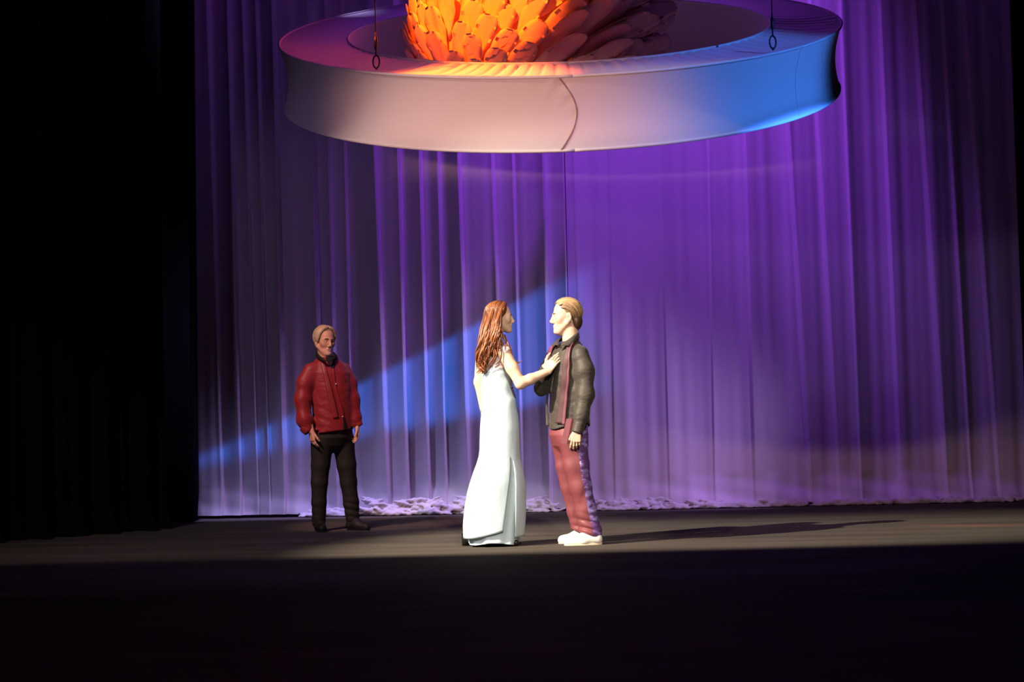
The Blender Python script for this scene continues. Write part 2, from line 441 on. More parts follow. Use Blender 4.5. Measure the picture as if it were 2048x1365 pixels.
def feather_mesh(name, L, Wd, curl, twist, seed):
    """leaf along +Y, root at origin, bulging to +Z"""
    r = random.Random(seed); nl, nw = 9, 5
    V = []
    for j in range(nl):
        t = (0, .15, .35, .55, .70, .82, .91, .97, 1.0)[j]
        w = Wd * (0.30 + 0.70 * math.sin(min(1, t / 0.62) * math.pi / 2)) * (1 if t < 0.7 else math.sqrt(max(0, 1 - ((t - 0.7) / 0.3) ** 2)) * 0.86 + 0.14)
        for i in range(nw):
            u = (i / (nw - 1) - 0.5) * 2
            x = u * w / 2 + twist * t * t * L
            z = curl * L * t * t + 0.035 * w * (1 - u * u) + 0.008 * math.sin(t * 20 + u * 6)
            if i == nw // 2: z -= 0.006
            V.append((x, t * L, z))
    n = len(V)
    V += [(x, y, z - 0.006) for x, y, z in V]
    fs = grid_faces(nw, nl) + [tuple(reversed(q)) for q in grid_faces(nw, nl, off=n)]
    rim = [i for i in range(nw)] + [j * nw + nw - 1 for j in range(1, nl)] + [(nl - 1) * nw + i for i in range(nw - 2, -1, -1)] + [j * nw for j in range(nl - 2, 0, -1)]
    for a, b in zip(rim, rim[1:] + rim[:1]): fs.append((b, a, a + n, b + n))
    me = bpy.data.meshes.new(name); me.from_pydata(V, [], fs); me.materials.append(M_feather)
    me.polygons.foreach_set('use_smooth', [True] * len(fs)); me.update()
    return me
FM = [feather_mesh('feather_short', 0.40, 0.19, 0.01, 0.05, 1), feather_mesh('feather_mid', 0.52, 0.19, 0.0, 0.10, 2), feather_mesh('feather_long', 0.74, 0.17, -0.02, 0.16, 3)]
rnd = random.Random(11)
def add_feather(dirv, ang, kind, lift=10, scale=1.0, off=0.0):
    n = Vector(dirv).normalized()
    up = Vector((0, 0, 1)); tz = (up - n * up.dot(n)); tz = tz.normalized() if tz.length > 1e-3 else Vector((0, 1, 0))
    tx = tz.cross(n).normalized()             # to the right seen from outside
    tx = -tx if (n.y < 0 and tx.x < 0) else tx
    d = (math.cos(ang) * tz + math.sin(ang) * tx).normalized()
    s = d.cross(n).normalized()
    m = Matrix((s, d, n)).transposed() @ Matrix.Rotation(R(lift), 3, 'X') @ Matrix.Rotation(R(rnd.uniform(-9, 9)), 3, 'Y')
    o = bpy.data.objects.new('feather', FM[kind])
    COL.objects.link(o); o.parent = ball
    p = BC + n * (B_R * 0.965 + off) - Vector(ball['_o'])
    o.matrix_local = Matrix.Translation(p) @ m.to_4x4() @ Matrix.Diagonal((scale, scale, scale, 1))
GA = math.pi * (3 - math.sqrt(5)); NF = 470; cnt = 0
for k in range(NF):
    z = 1 - 2 * (k + 0.5) / NF
    rr = math.sqrt(1 - z * z); a = GA * k
    n = Vector((rr * math.cos(a), rr * math.sin(a), z))
    if n.y > 0.30 or z > 0.80 or z < -0.95 or cnt >= 298: continue
    ang = R(38 + 18 * n.x) + rnd.uniform(-0.22, 0.22) - (0.35 if n.x < -0.6 else 0)
    kind = 0 if n.x < -0.15 else rnd.choice([1, 2, 2] if n.x < 0.65 else [0, 1])
    add_feather(n, ang, kind, rnd.uniform(0, 5) + (16 if n.x > 0.75 else 0), rnd.uniform(0.85, 1.12), rnd.uniform(0, .02)); cnt += 1
# ------------------------------------------------------------------ figures: smooth implicit surfaces
from mathutils.bvhtree import BVHTree
def A(v): return np.array(tuple(v), dtype=np.float64)

class Blob:
    """smoothly blended solid, meshed with surface nets on a rectilinear grid"""
    def __init__(s, k=0.02): s.pr = []; s.k = k; s.disp = None; s.zones = []
    def add(s, fn, lo, hi, k=None, op='u'): s.pr.append((fn, A(lo), A(hi), s.k if k is None else k, op)); return s
    def cone(s, a, b, ra, rb, k=None, op='u'):
        a, b = A(a), A(b); ab = b - a; L2 = ab.dot(ab) + 1e-12; m = max(ra, rb)
        def fn(x, y, z):
            t = np.clip(((x - a[0]) * ab[0] + (y - a[1]) * ab[1] + (z - a[2]) * ab[2]) / L2, 0, 1)
            return np.sqrt((x - a[0] - t * ab[0]) ** 2 + (y - a[1] - t * ab[1]) ** 2 + (z - a[2] - t * ab[2]) ** 2) - (ra + (rb - ra) * t)
        return s.add(fn, np.minimum(a, b) - m, np.maximum(a, b) + m, k, op)
    def chain(s, pts, rad, k=None):
        for i in range(len(pts) - 1): s.cone(pts[i], pts[i + 1], rad[i], rad[i + 1], k)
        return s
    def ell(s, c, r, ax=None, k=None, op='u'):
        c = A(c); r = A(r); Mx = np.eye(3) if ax is None else np.array([A(v) for v in ax])
        def fn(x, y, z):
            q = [(x - c[0]) * Mx[i][0] + (y - c[1]) * Mx[i][1] + (z - c[2]) * Mx[i][2] for i in range(3)]
            k0 = np.sqrt(sum((q[i] / r[i]) ** 2 for i in range(3))) + 1e-9
            k1 = np.sqrt(sum((q[i] / r[i] ** 2) ** 2 for i in range(3))) + 1e-9
            return k0 * (k0 - 1) / k1
        e = np.sqrt(((Mx.T * r[None, :]) ** 2).sum(1))
        return s.add(fn, c - e, c + e, k, op)
    def loft(s, lv, rot=0.0, k=None, p=2.0, zlo=None, zhi=None):
        """lv rows: z, cx, cy, half side, half front; rot turns the side axis"""
        lv = np.array(sorted([tuple(map(float, r)) for r in lv])); ca, sa = math.cos(rot), math.sin(rot)
        m = lv[:, 3:].max()
        def fn(x, y, z):
            x, y, z = np.broadcast_arrays(x, y, z)
            zz = z[0, 0, :] if z.ndim == 3 else z
            g = [np.interp(zz, lv[:, 0], lv[:, i]) for i in range(1, 5)]
            u = (x - g[0]) * ca + (y - g[1]) * sa; v = -(x - g[0]) * sa + (y - g[1]) * ca
            d = ((np.abs(u / g[2]) ** p + np.abs(v / g[3]) ** p) ** (1 / p) - 1) * np.minimum(g[2], g[3])
            return np.maximum(d, np.maximum(z - lv[-1, 0], lv[0, 0] - z))
        return s.add(fn, (lv[:, 1].min() - m, lv[:, 2].min() - m, lv[0, 0]), (lv[:, 1].max() + m, lv[:, 2].max() + m, lv[-1, 0]), k)
    def cut(s, pt, n, k=0.004, reach=None):
        """remove what lies on the +n side of the plane, within reach of its point"""
        pt, n = A(pt), A(Vector(n).normalized())
        def fn(x, y, z):
            d = -((x - pt[0]) * n[0] + (y - pt[1]) * n[1] + (z - pt[2]) * n[2])
            if reach: d = np.where((x - pt[0]) ** 2 + (y - pt[1]) ** 2 + (z - pt[2]) ** 2 < reach * reach, d, 1.0)
            return d
        return s.add(fn, (-99, -99, -99), (99, 99, 99), k, 'c')
    def cutf(s, f, k=0.004):
        """remove where f > 0"""
        return s.add(lambda x, y, z: -f(x, y, z), (-99, -99, -99), (99, 99, 99), k, 'c')
    def mesh(s, step=0.005):
        us = [q for q in s.pr if q[4] == 'u']
        lo = np.min([q[1] for q in us], 0) - 0.03; hi = np.max([q[2] for q in us], 0) + 0.03
        ax = []
        for d in range(3):
            x = lo[d]; g = [x]
            while x < hi[d]:
                st = step
                for zc, zr, zs in s.zones:
                    if abs(x - zc[d]) < zr: st = min(st, zs)
                x += st; g.append(x)
            ax.append(np.array(g))
        sh = tuple(len(a) for a in ax)
        D = np.full(sh, 0.5, np.float32)
        for fn, l, h, k, op in s.pr:
            mg = k + 0.02
            sl = []
            for d in range(3):
                i0 = max(0, np.searchsorted(ax[d], l[d] - mg) - 1); i1 = min(sh[d], np.searchsorted(ax[d], h[d] + mg) + 1)
                sl.append(slice(i0, max(i0 + 1, i1)))
            sl = tuple(sl)
            if op == 'c':                       # only where the solid is near
                idx = np.nonzero(D < 0.03); v = fn(ax[0][idx[0]], ax[1][idx[1]], ax[2][idx[2]])
                a = D[idx]; b = -v; hh = np.clip(0.5 + 0.5 * (a - b) / max(k, 1e-6), 0, 1)
                D[idx] = b + (a - b) * hh + k * hh * (1 - hh); continue
            v = fn(ax[0][sl[0]][:, None, None], ax[1][sl[1]][None, :, None], ax[2][sl[2]][None, None, :]).astype(np.float32)
            a = D[sl]
            if op == 'u':
                hh = np.clip(0.5 + 0.5 * (a - v) / max(k, 1e-6), 0, 1)
                D[sl] = a + (v - a) * hh - k * hh * (1 - hh)
            else:                               # subtract
                b = -v; hh = np.clip(0.5 + 0.5 * (a - b) / max(k, 1e-6), 0, 1)
                D[sl] = b + (a - b) * hh + k * hh * (1 - hh)
        if s.disp is not None:
            idx = np.nonzero(np.abs(D) < 0.035)
            D[idx] += s.disp(ax[0][idx[0]], ax[1][idx[1]], ax[2][idx[2]]).astype(np.float32)
        S = D < 0
        c = [S[i:sh[0] - 1 + i, j:sh[1] - 1 + j, k:sh[2] - 1 + k] for i in (0, 1) for j in (0, 1) for k in (0, 1)]
        anyi = c[0].copy(); alli = c[0].copy()
        for q in c[1:]: anyi |= q; alli &= q
        act = np.argwhere(anyi & ~alli); n = len(act)
        vid = np.full(anyi.shape, -1, np.int32); vid[tuple(act.T)] = np.arange(n)
        cor = np.array([(i, j, k) for i in (0, 1) for j in (0, 1) for k in (0, 1)])
        val = np.stack([D[act[:, 0] + o[0], act[:, 1] + o[1], act[:, 2] + o[2]] for o in cor], 1)
        pos = np.stack([np.stack([ax[d][act[:, d] + o[d]] for d in range(3)], 1) for o in cor], 1)
        acc = np.zeros((n, 3)); cnt = np.zeros(n)
        for i in range(8):
            for j in range(i + 1, 8):
                if np.abs(cor[i] - cor[j]).sum() != 1: continue
                m = (val[:, i] < 0) != (val[:, j] < 0)
                t = val[m, i] / (val[m, i] - val[m, j])
                acc[m] += pos[m, i] + t[:, None] * (pos[m, j] - pos[m, i]); cnt[m] += 1
        V = acc / cnt[:, None]
        Q = []
        for d in range(3):
            e = [1, 1, 1]; e[d] = 0
            lo_s = tuple(slice(1, -1) if dd != d else slice(0, -1) for dd in range(3))
            hi_s = tuple(slice(1, -1) if dd != d else slice(1, None) for dd in range(3))
            a, b = S[lo_s], S[hi_s]
            ch = np.argwhere(a != b); flip = a[tuple(ch.T)]
            if not len(ch): continue
            base = ch + np.array([0 if dd == d else 1 for dd in range(3)])
            u, w = [dd for dd in range(3) if dd != d]
            du = np.zeros(3, int); du[u] = 1; dw = np.zeros(3, int); dw[w] = 1
            q = np.stack([vid[tuple((base - du - dw).T)], vid[tuple((base - dw).T)], vid[tuple(base.T)], vid[tuple((base - du).T)]], 1)
            fl = flip if d != 1 else ~flip
            q[~fl] = q[~fl][:, ::-1]
            Q.append(q)
        Q = np.concatenate(Q)
        return V, Q[(Q >= 0).all(1)]

def fast_mesh(name, V, Q, material, parent, color=None):
    me = bpy.data.meshes.new(name)
    V = V - A(parent['_o'])
    nf = len(Q)
    me.vertices.add(len(V)); me.vertices.foreach_set('co', V.astype(np.float32).ravel())
    me.loops.add(nf * 4); me.loops.foreach_set('vertex_index', Q.astype(np.int32).ravel())
    me.polygons.add(nf); me.polygons.foreach_set('loop_start', np.arange(0, nf * 4, 4, dtype=np.int32))
    me.polygons.foreach_set('use_smooth', np.ones(nf, bool))
    me.materials.append(material)
    me.update(calc_edges=True)
    if color is not None:
        ca = me.color_attributes.new('Col', 'FLOAT_COLOR', 'POINT')
        ca.data.foreach_set('color', np.concatenate([color, np.ones((len(V), 1))], 1).astype(np.float32).ravel())
    ob = bpy.data.objects.new(name, me); COL.objects.link(ob); ob.parent = parent
    return ob

def smooth_v(V, Q, it=2, lam=0.5):
    for _ in range(it):
        s = np.zeros_like(V); c = np.zeros(len(V))
        for a, b in ((0, 1), (1, 2), (2, 3), (3, 0)):
            for p, q in ((a, b), (b, a)):
                for d in range(3): s[:, d] += np.bincount(Q[:, p], V[Q[:, q], d], len(V))
                c += np.bincount(Q[:, p], minlength=len(V))
        V = V + lam * (s / np.maximum(c, 1)[:, None] - V)
    return V

def folds(seed, waves):
    """cloth wrinkles: waves rows are (direction, wavelength, amplitude, centre, reach)"""
    r = np.random.default_rng(seed)
    rows = [(A(Vector(d).normalized()) * 2 * math.pi / wl, amp, r.uniform(0, 6.28), None if c is None else A(c), re, r.normal(size=3) * 5) for d, wl, amp, c, re in waves]
    def fn(x, y, z):
        t = np.zeros_like(x)
        for kv, amp, ph, c, re, wv in rows:
            w = np.sin(x * kv[0] + y * kv[1] + z * kv[2] + ph + 1.3 * np.sin(x * wv[0] + y * wv[1] + z * wv[2]))
            w = np.where(w > 0, w, 0.35 * w) * (0.5 + 0.5 * np.sin(x * wv[1] * 2 + z * wv[2] * 2 + ph))           # broken ridges
            if c is not None: w = w * np.exp(-((x - c[0]) ** 2 + (y - c[1]) ** 2 + (z - c[2]) ** 2) / re ** 2)
            t += amp * w
        return t
    return fn

class Frame:
    """head frame: f forward, s to the figure's own left, u up"""
    def __init__(h, c, yaw, nod=0.0, tilt=0.0, sc=1.0):
        f = Vector((math.cos(yaw), math.sin(yaw), 0)); u = Vector((0, 0, 1)); s = u.cross(f)
        m = Matrix.Rotation(tilt, 3, f) @ Matrix.Rotation(nod, 3, s)
        h.f, h.s, h.u = m @ f, m @ s, m @ u; h.c = Vector(c); h.sc = sc
    def p(h, f, s, u): return h.c + (h.f * f + h.s * s + h.u * u) * h.sc
    def ax(h): return (h.f, h.s, h.u)
    def local(h, V):
        d = (V - A(h.c)) / h.sc
        return d @ A(h.f), d @ A(h.s), d @ A(h.u)

def add_head(b, h, neck_to, neck_r=0.052, female=False, jaw=1.0):
    c = h.sc; X = h.ax()
    E = lambda p, r, k=0.015, op='u': b.ell(h.p(*p), [q * c for q in r], X, k * c, op)
    C = lambda p, q, r1, r2, k=0.012, op='u': b.cone(h.p(*p), h.p(*q), r1 * c, r2 * c, k * c, op)
    E((-.012, 0, .042), (.098, .077, .086))
    E((.030, 0, -.015), (.060, .060, .088), .02)
    E((.045, 0, -.078), (.042, .044 * jaw, .034), .02)
    E((.077, 0, -.100), (.020, .021 * jaw, .018), .02)
    for s in (-1, 1):
        C((.0, .056 * s * jaw, -.040), (.062, .018 * s, -.100), .020, .017, .02)
        C((.080, .010 * s, .024), (.068, .044 * s, .022), .013, .010, .012)
        E((.056, .040 * s, -.013), (.020, .021, .022), .03)
        E((.092, .031 * s, .004), (.014, .017, .010), .010, 's')
        E((.070, .031 * s, .003), (.0125, .0135, .0125), .004)
        C((.0755, .020 * s, .0085), (.0725, .041 * s, .0075), .0088, .0078, .005)
        C((.0740, .021 * s, -.0065), (.0715, .040 * s, -.0060), .0085, .0080, .006)
        E((-.010, .077 * s, -.008), (.019, .009, .033), .006)
        E((-.006, .086 * s, -.004), (.009, .006, .016), .006, 's')
        E((.094, .0105 * s, -.036), (.012, .008, .009), .006)
    C((.087, 0, .020), (.108, 0, -.026), .0080, .0110, .012)
    E((.106, 0, -.030), (.012, .011, .010), .006)
    C((.0885, -.011, -.0565), (.0885, .011, -.0565), .0062, .0062, .010)
    C((.0880, -.008, -.0680), (.0880, .008, -.0680), .0068, .0068, .010)
    if not female: C((.052, 0, -.075), (.040, 0, -.10), .03, .03, .02)
    b.cone(h.p(-.022, 0, -.045), neck_to, neck_r * c, neck_r * 1.12 * c, 0.02)
    b.zones.append((A(h.c), 0.14 * c, 0.0032))

def skin_color(h, V, base, lip, extra=None):
    f, s, u = h.local(V)
    col = np.tile(np.array(base), (len(V), 1))
    def mixc(w, c):
        nonlocal col
        w = np.clip(w, 0, 1)[:, None]; col = col * (1 - w) + np.array(c) * w
    near = (f > 0.03) & (np.abs(u) < .13) & (np.abs(s) < .09)
    mixc(.85 * near * np.exp(-((u + .0622 + 7 * s * s) / .0085) ** 2 - (s / .019) ** 2) * (f > .075), lip)
    mixc(.8 * near * np.exp(-((u + .0622 + 9 * s * s) / .0026) ** 2 - (s / .020) ** 2) * (f > .075), [q * .35 for q in lip])  # shade between the lips put into the skin colour
    if extra:
        for (cf, cs, cu), (rf, rs, ru), c, a in extra:
            for sg in ((-1, 1) if cs else (1,)):
                mixc(a * np.exp(-((f - cf) / rf) ** 2 - ((s - cs * sg) / rs) ** 2 - ((u - cu) / ru) ** 2), c)
    return col

M_eye_white = mat('eye_white', (0.75, 0.72, 0.68), 0.25, 0.5)
M_iris = mat('eye_iris', (0.04, 0.03, 0.025), 0.2, 0.5)
def uvs(c, r, ax=None, nu=14, nv=9):
    """ellipsoid mesh"""
    c = Vector(c); r = (r, r, r) if not hasattr(r, '__len__') else r
    ax = ax or (Vector((1, 0, 0)), Vector((0, 1, 0)), Vector((0, 0, 1)))
    V = []
    for j in range(nv):
        t = math.pi * j / (nv - 1)
        for i in range(nu):
            a = 2 * math.pi * i / nu
            V.append(c + ax[0] * r[0] * math.cos(t) + ax[1] * r[1] * math.sin(t) * math.cos(a) + ax[2] * r[2] * math.sin(t) * math.sin(a))
    return V, grid_faces(nu, nv, True)
def add_eyes(root, body, h, M_brow, brow_r=0.0042, look=(1, 0, 0), lid=True):
    for s in (-1, 1):
        e = h.p(.0722, .031 * s, .0015)
        v, f = uvs(e, .0122 * h.sc, h.ax()); eye = subpart('eye', v, f, M_eye_white, body, root)
        g = (h.f * look[0] + h.s * look[1] + h.u * look[2]).normalized()
        v, f = uvs(e + g * .0078 * h.sc, (.0052 * h.sc,) * 3, h.ax()); subpart('iris', v, f, M_iris, body, root)
        v, f = tube(catmull([h.p(.094, .013 * s, .024), h.p(.093, .028 * s, .030), h.p(.079, .047 * s, .025)], 8), np.array([.6, 1, 1, 1, 1, .9, .7, .3]) * brow_r * h.sc, 6)
        subpart('eyebrow', v, f, M_brow, body, root)

def add_hand(b, wrist, d, n, thumb, sc=1.0, curl=(20, 25, 30, 35), spread=4, thumb_curl=20, thumb_out=40, zone=True):
    """d finger direction, n where the palm faces, thumb the thumb side"""
    d = Vector(d).normalized(); n = Vector(n); n = (n - d * n.dot(d)).normalized()
    t = Vector(thumb); t = (t - d * t.dot(d) - n * t.dot(n)).normalized()
    w = Vector(wrist)
    P = lambda a, s, m: w + (d * a + t * s + n * m) * sc
    k = 0.006 * sc
    for i, s in enumerate((.030, .010, -.010, -.029)):
        kn = P(.092 - .004 * abs(i - 1), s, 0)
        b.cone(P(-.005, s * .62, 0), kn, .0145 * sc, .0115 * sc, 0.010 * sc)
        ang = R(spread * (1.2 - i)); base = (d * math.cos(ang) + t * math.sin(ang)).normalized()
        L = (.072, .080, .074, .058)[i] * sc; p = kn; a = 0; rr = (.0092, .0094, .0088, .0078)[i] * sc
        for seg, q in enumerate((.46, .31, .23)):
            a += R(curl[i]) * (0.75, 1.0, 0.7)[seg]
            dr = base * math.cos(a) + n * math.sin(a)
            p2 = p + dr * L * q
            b.cone(p, p2, rr * (1, .92, .84)[seg], rr * (.92, .84, .74)[seg], k * .7); p = p2
    a = R(thumb_out)
    p0 = P(.018, .018, .006); d1 = (d * math.cos(a) + t * math.sin(a) + n * .25).normalized()
    p1 = p0 + d1 * .045 * sc; d2 = (d * math.cos(a * .6) + t * math.sin(a * .6) + n * math.sin(R(thumb_curl))).normalized(); p2 = p1 + d2 * .032 * sc
    d3 = (d * math.cos(a * .3) + t * math.sin(a * .3) + n * math.sin(R(thumb_curl * 1.6))).normalized(); p3 = p2 + d3 * .026 * sc
    b.cone(p0, p1, .0165 * sc, .0115 * sc, .010 * sc); b.cone(p1, p2, .0110 * sc, .0100 * sc, k); b.cone(p2, p3, .0100 * sc, .0078 * sc, k)
    if zone: b.zones.append((A(P(.09, 0, 0)), 0.115 * sc, 0.0026))

def bvh_of(V, Q): return BVHTree.FromPolygons([tuple(v) for v in V], [tuple(int(i) for i in q) for q in Q])
def surf(bv, x, y, lift=0.006, default_Y=12.0):
    """point of a garment seen at a pixel, lifted off its surface"""
    o = CAM_M.translation; d = (at(x, y, 10) - o).normalized()
    loc, nrm, _, _ = bv.ray_cast(o, d)
    if loc is None: return None, None
    if nrm.dot(d) > 0: nrm = -nrm
    return loc + nrm * lift, nrm
def ribbon(bv, pts, widths, n=40, thick=0.004, lift=0.006, default_Y=11.8):
    """cloth strip lying on a garment along pixel points"""
    c = catmull([(p[0], p[1], 0) for p in pts], n); wv = np.interp(np.linspace(0, 1, n), np.linspace(0, 1, len(widths)), widths)
    T = np.gradient(c, axis=0); T /= np.linalg.norm(T, axis=1)[:, None]
    rows = []
    for i in range(n):
        nx, ny = -T[i][1], T[i][0]; row = []
        for u in (-1, -.5, 0, .5, 1):
            x, y = c[i][0] + nx * wv[i] / 2 * u, c[i][1] + ny * wv[i] / 2 * u
            p, nr = surf(bv, x, y, lift + 0.003 * (1 - u * u))
            row.append((p, x, y))
        rows.append(row)
    def mean_y(row):
        ys = [q[0].y for q in row if q[0] is not None]
        return float(np.median(ys)) if ys else None
    my = [mean_y(r) for r in rows]
    known = [i for i in range(n) if my[i] is not None]
    my = np.interp(range(n), known, [my[i] for i in known]) if known else np.full(n, default_Y)
    rows = [[(q[0] if q[0] is not None and abs(q[0].y - my[i]) < 0.05 else at(q[1], q[2], my[i])) for q in r] for i, r in enumerate(rows)]
    for _ in range(3):                          # ease the strip so that it hangs evenly
        ny = [[p.y for p in r] for r in rows]
        for i in range(n):
            for j in range(5):
                a = [ny[ii][jj] for ii in range(max(0, i - 2), min(n, i + 3)) for jj in range(max(0, j - 1), min(5, j + 2))]
                rows[i][j].y = min(rows[i][j].y, 0.3 * rows[i][j].y + 0.7 * float(np.mean(a)))
    V = [tuple(p) for r in rows for p in r]; m = len(V)
    V += [(x, y + thick, z) for x, y, z in V]
    fs = grid_faces(5, n) + [tuple(reversed(q)) for q in grid_faces(5, n, off=m)]
    rim = list(range(5)) + [j * 5 + 4 for j in range(1, n)] + [(n - 1) * 5 + i for i in range(3, -1, -1)] + [j * 5 for j in range(n - 2, 0, -1)]
    for a, b in zip(rim, rim[1:] + rim[:1]): fs.append((b, a, a + m, b + m))
    return V, fs

def locks_mesh(name, paths, material, root, colors, n=6):
    """hair locks as tapered tubes in one mesh, one colour for each lock"""
    VV, FF, CC = [], [], []
    for (pts, rad), col in zip(paths, colors):
        v, f = tube(pts, rad, n); o = len(VV)
        VV.extend([tuple(p) for p in v]); FF.extend([tuple(i + o for i in q) for q in f]); CC.extend([col] * len(v))
    ob = link_mesh(name, VV, FF, material, root)
    ca = ob.data.color_attributes.new('Col', 'FLOAT_COLOR', 'POINT')
    ca.data.foreach_set('color', np.concatenate([np.array(CC), np.ones((len(CC), 1))], 1).astype(np.float32).ravel())
    return ob
def skull(h, d, k):
    """point on a scaled skull in direction d = (f, s, u)"""
    d = Vector(d).normalized(); r = (.098, .077, .086)
    t = 1 / math.sqrt(sum((d[i] / r[i]) ** 2 for i in range(3)))
    q = d * t * k
    return h.p(q.x - .012, q.y, q.z + .042)

# ------------------------------------------------------------------ gathered cloth along the curtain's foot
def crumple(name, px0, px1, hgt, dep, seed, parent, density=1.0):
    """bunched cloth: soft rolls heaped along the foot of a panel"""
    r = np.random.default_rng(seed); x0, x1 = at(px0, 1000, CURT_Y).x, at(px1, 1000, CURT_Y).x
    b = Blob(0.016); n = int((x1 - x0) * 70 * density)
    ph = r.uniform(0, 6.28)
    for i in range(n):
        x = r.uniform(x0 + .06, x1 - .06); L = r.uniform(.10, .30)
        e = hgt * (0.5 + 0.5 * abs(math.sin(x * 5.5 + ph))) ; z = r.uniform(.02, 1) ** 1.2 * e
        y = CURT_Y - .13 - dep * (1 - .6 * z / hgt) * r.uniform(.3, 1)
        a = r.uniform(-.6, .6); dz = r.uniform(-.35, .35) * L
        rad = r.uniform(.009, .020)
        p = [(x - L / 2 * math.cos(a), y + L / 2 * math.sin(a) * .4, max(rad * .6, z - dz / 2)), (x, y - .02, max(rad * .6, z + r.uniform(-.01, .02))), (x + L / 2 * math.cos(a), y - L / 2 * math.sin(a) * .4, max(rad * .6, z + dz / 2))]
        c = catmull(p, 5); b.chain([tuple(q) for q in c], [rad * .5, rad, rad * 1.1, rad, rad * .5])
    b.ell(((x0 + x1) / 2, CURT_Y - .11, 0), ((x1 - x0) / 2, dep * .9, hgt * .55))
    b.cut((0, 0, .003), (0, 0, -1))
    b.disp = folds(seed, [((.3, .2, 1), .05, .004, None, 1), ((1, .3, .4), .09, .006, None, 1), ((.6, 0, -1), .033, .002, None, 1)])
    V, Q = b.mesh(.009)
    h = {'_o': tuple(parent.location)}
    me_o = link_mesh(name, V, Q, M_hem, None, True, origin=tuple(parent.location)); me_o.location = (0, 0, 0); me_o.parent = parent
    return me_o
crumple('gathered_hem', 722, 1000, 0.18, 0.16, 3, cl, 1.3)
crumple('gathered_hem', 600, 735, 0.06, 0.07, 9, cl)
crumple('gathered_hem', 985, 1118, 0.13, 0.12, 6, cl)
crumple('gathered_hem', 1152, 1330, 0.11, 0.12, 4, cr_)
crumple('gathered_hem', 1300, 1620, 0.065, 0.08, 7, cr_, .7)
crumple('gathered_hem', 1600, 2075, 0.05, 0.07, 8, cr_, .6)
M_skin = mat('skin', (0.6, 0.4, 0.3), 0.5, 0.35, attr='Col')
M_hair = mat('hair', (0.3, 0.2, 0.1), 0.42, 0.5, attr='Col', noise=None)
SKIN = (0.62, 0.40, 0.29)
def zof(x, y, Y): return at(x, y, Y).z
def lerp(a, b, t): return a + (b - a) * t

# ================================================================== man in the black shirt
Y0 = 12.0; S = 267.0
P = lambda x, y, d=0.0: at(x, y, Y0 + d)
g = P(1165, 1088); man = thing('person', 'person in a dark shirt, maroon scarf and maroon satin trousers touching hand on chest', 'person', (g.x, Y0, 0))
M_shirt = mat('dark_satin_shirt', (0.040, 0.034, 0.027), 0.58, 0.35, sheen=0.1, bump=((16, 16, 34), 0.5, 0.012))
M_maroon = mat('maroon_cloth', (0.17, 0.042, 0.052), 0.55, 0.4, bump=((14, 14, 5), 0.3, 0.008))
M_scarf = mat('plum_scarf', (0.060, 0.020, 0.025), 0.6, 0.4)
M_scarf_edge = mat('plum_scarf_edge', (0.14, 0.035, 0.055), 0.5, 0.5)
M_satin = mat('violet_satin', (0.13, 0.06, 0.20), 0.22, 0.8, noise=((0.30, 0.24, 0.62), (12, 12, 26), 3, 0.5, 0.66), bump=((9, 9, 22), 0.8, 0.02))
M_white_shoe = mat('white_shoe', (0.80, 0.78, 0.72), 0.6, 0.3)
M_sole = mat('cream_sole', (0.72, 0.62, 0.45), 0.6, 0.3)
hA = Frame(P(1132.5, 634.5), R(186), nod=R(2), sc=1.06)
fwd = R(180 + 33)                               # torso turned a little to the house
rotA = fwd - math.pi / 2
tc = P(1138, 760); cxA, cyA = tc.x, Y0
Z = lambda y: zof(1138, y, Y0)
body = Blob(0.02)
add_head(body, hA, P(1142, 694), 0.054)
body.loft([(Z(692), cxA, cyA, .06, .05), (Z(712), cxA, cyA, .135, .08), (Z(740), cxA, cyA, .155, .10), (Z(800), cxA, cyA, .145, .10), (Z(860), cxA, cyA, .150, .11)], rotA)
ls, le, lw = P(1160, 714, -.14), P(1170, 788, -.20), P(1155, 860, -.255)
rs, re_, rw = P(1114, 712, .13), P(1083, 780, .03), P(1091, 736, -.085)
body.chain([ls, le, lw], [.042, .040, .028]); body.chain([rs, re_, rw], [.042, .040, .028])
body.chain([P(1144, 870, -.08), P(1158, 975, -.08), P(1182, 1072, -.07)], [.085, .055, .042]); body.chain([P(1130, 870, .07), P(1142, 972, .08), P(1162, 1064, .08)], [.085, .055, .042])
add_hand(body, rw, (.80, -.02, .52), (.28, .93, -.1), (-.5, 0, .85), 0.95, (8, 10, 14, 20), 9, 5, 58)
add_hand(body, lw, (-.18, 0, -1), (0.1, 1, 0), (-1, 0, .2), 0.95, (20, 24, 28, 32), 3, 30, 30)
V, Q = body.mesh(0.006); V = smooth_v(V, Q, 1, 0.4)
col = skin_color(hA, V, SKIN, (0.50, 0.24, 0.19), [((.075, 0, -.098), (.03, .03, .022), (.62, .50, .42), .8), ((.09, .0, -.05), (.02, .03, .01), (.66, .52, .45), .4), ((.05, .045, -.02), (.03, .03, .03), (.64, .36, .27), .5)])
ob = fast_mesh('body', V, Q, M_skin, man, col)
M_browA = mat('brown_brow', (0.25, 0.16, 0.09), 0.7)
add_eyes(man, ob, hA, M_browA, 0.0035, (1, 0, -.25))

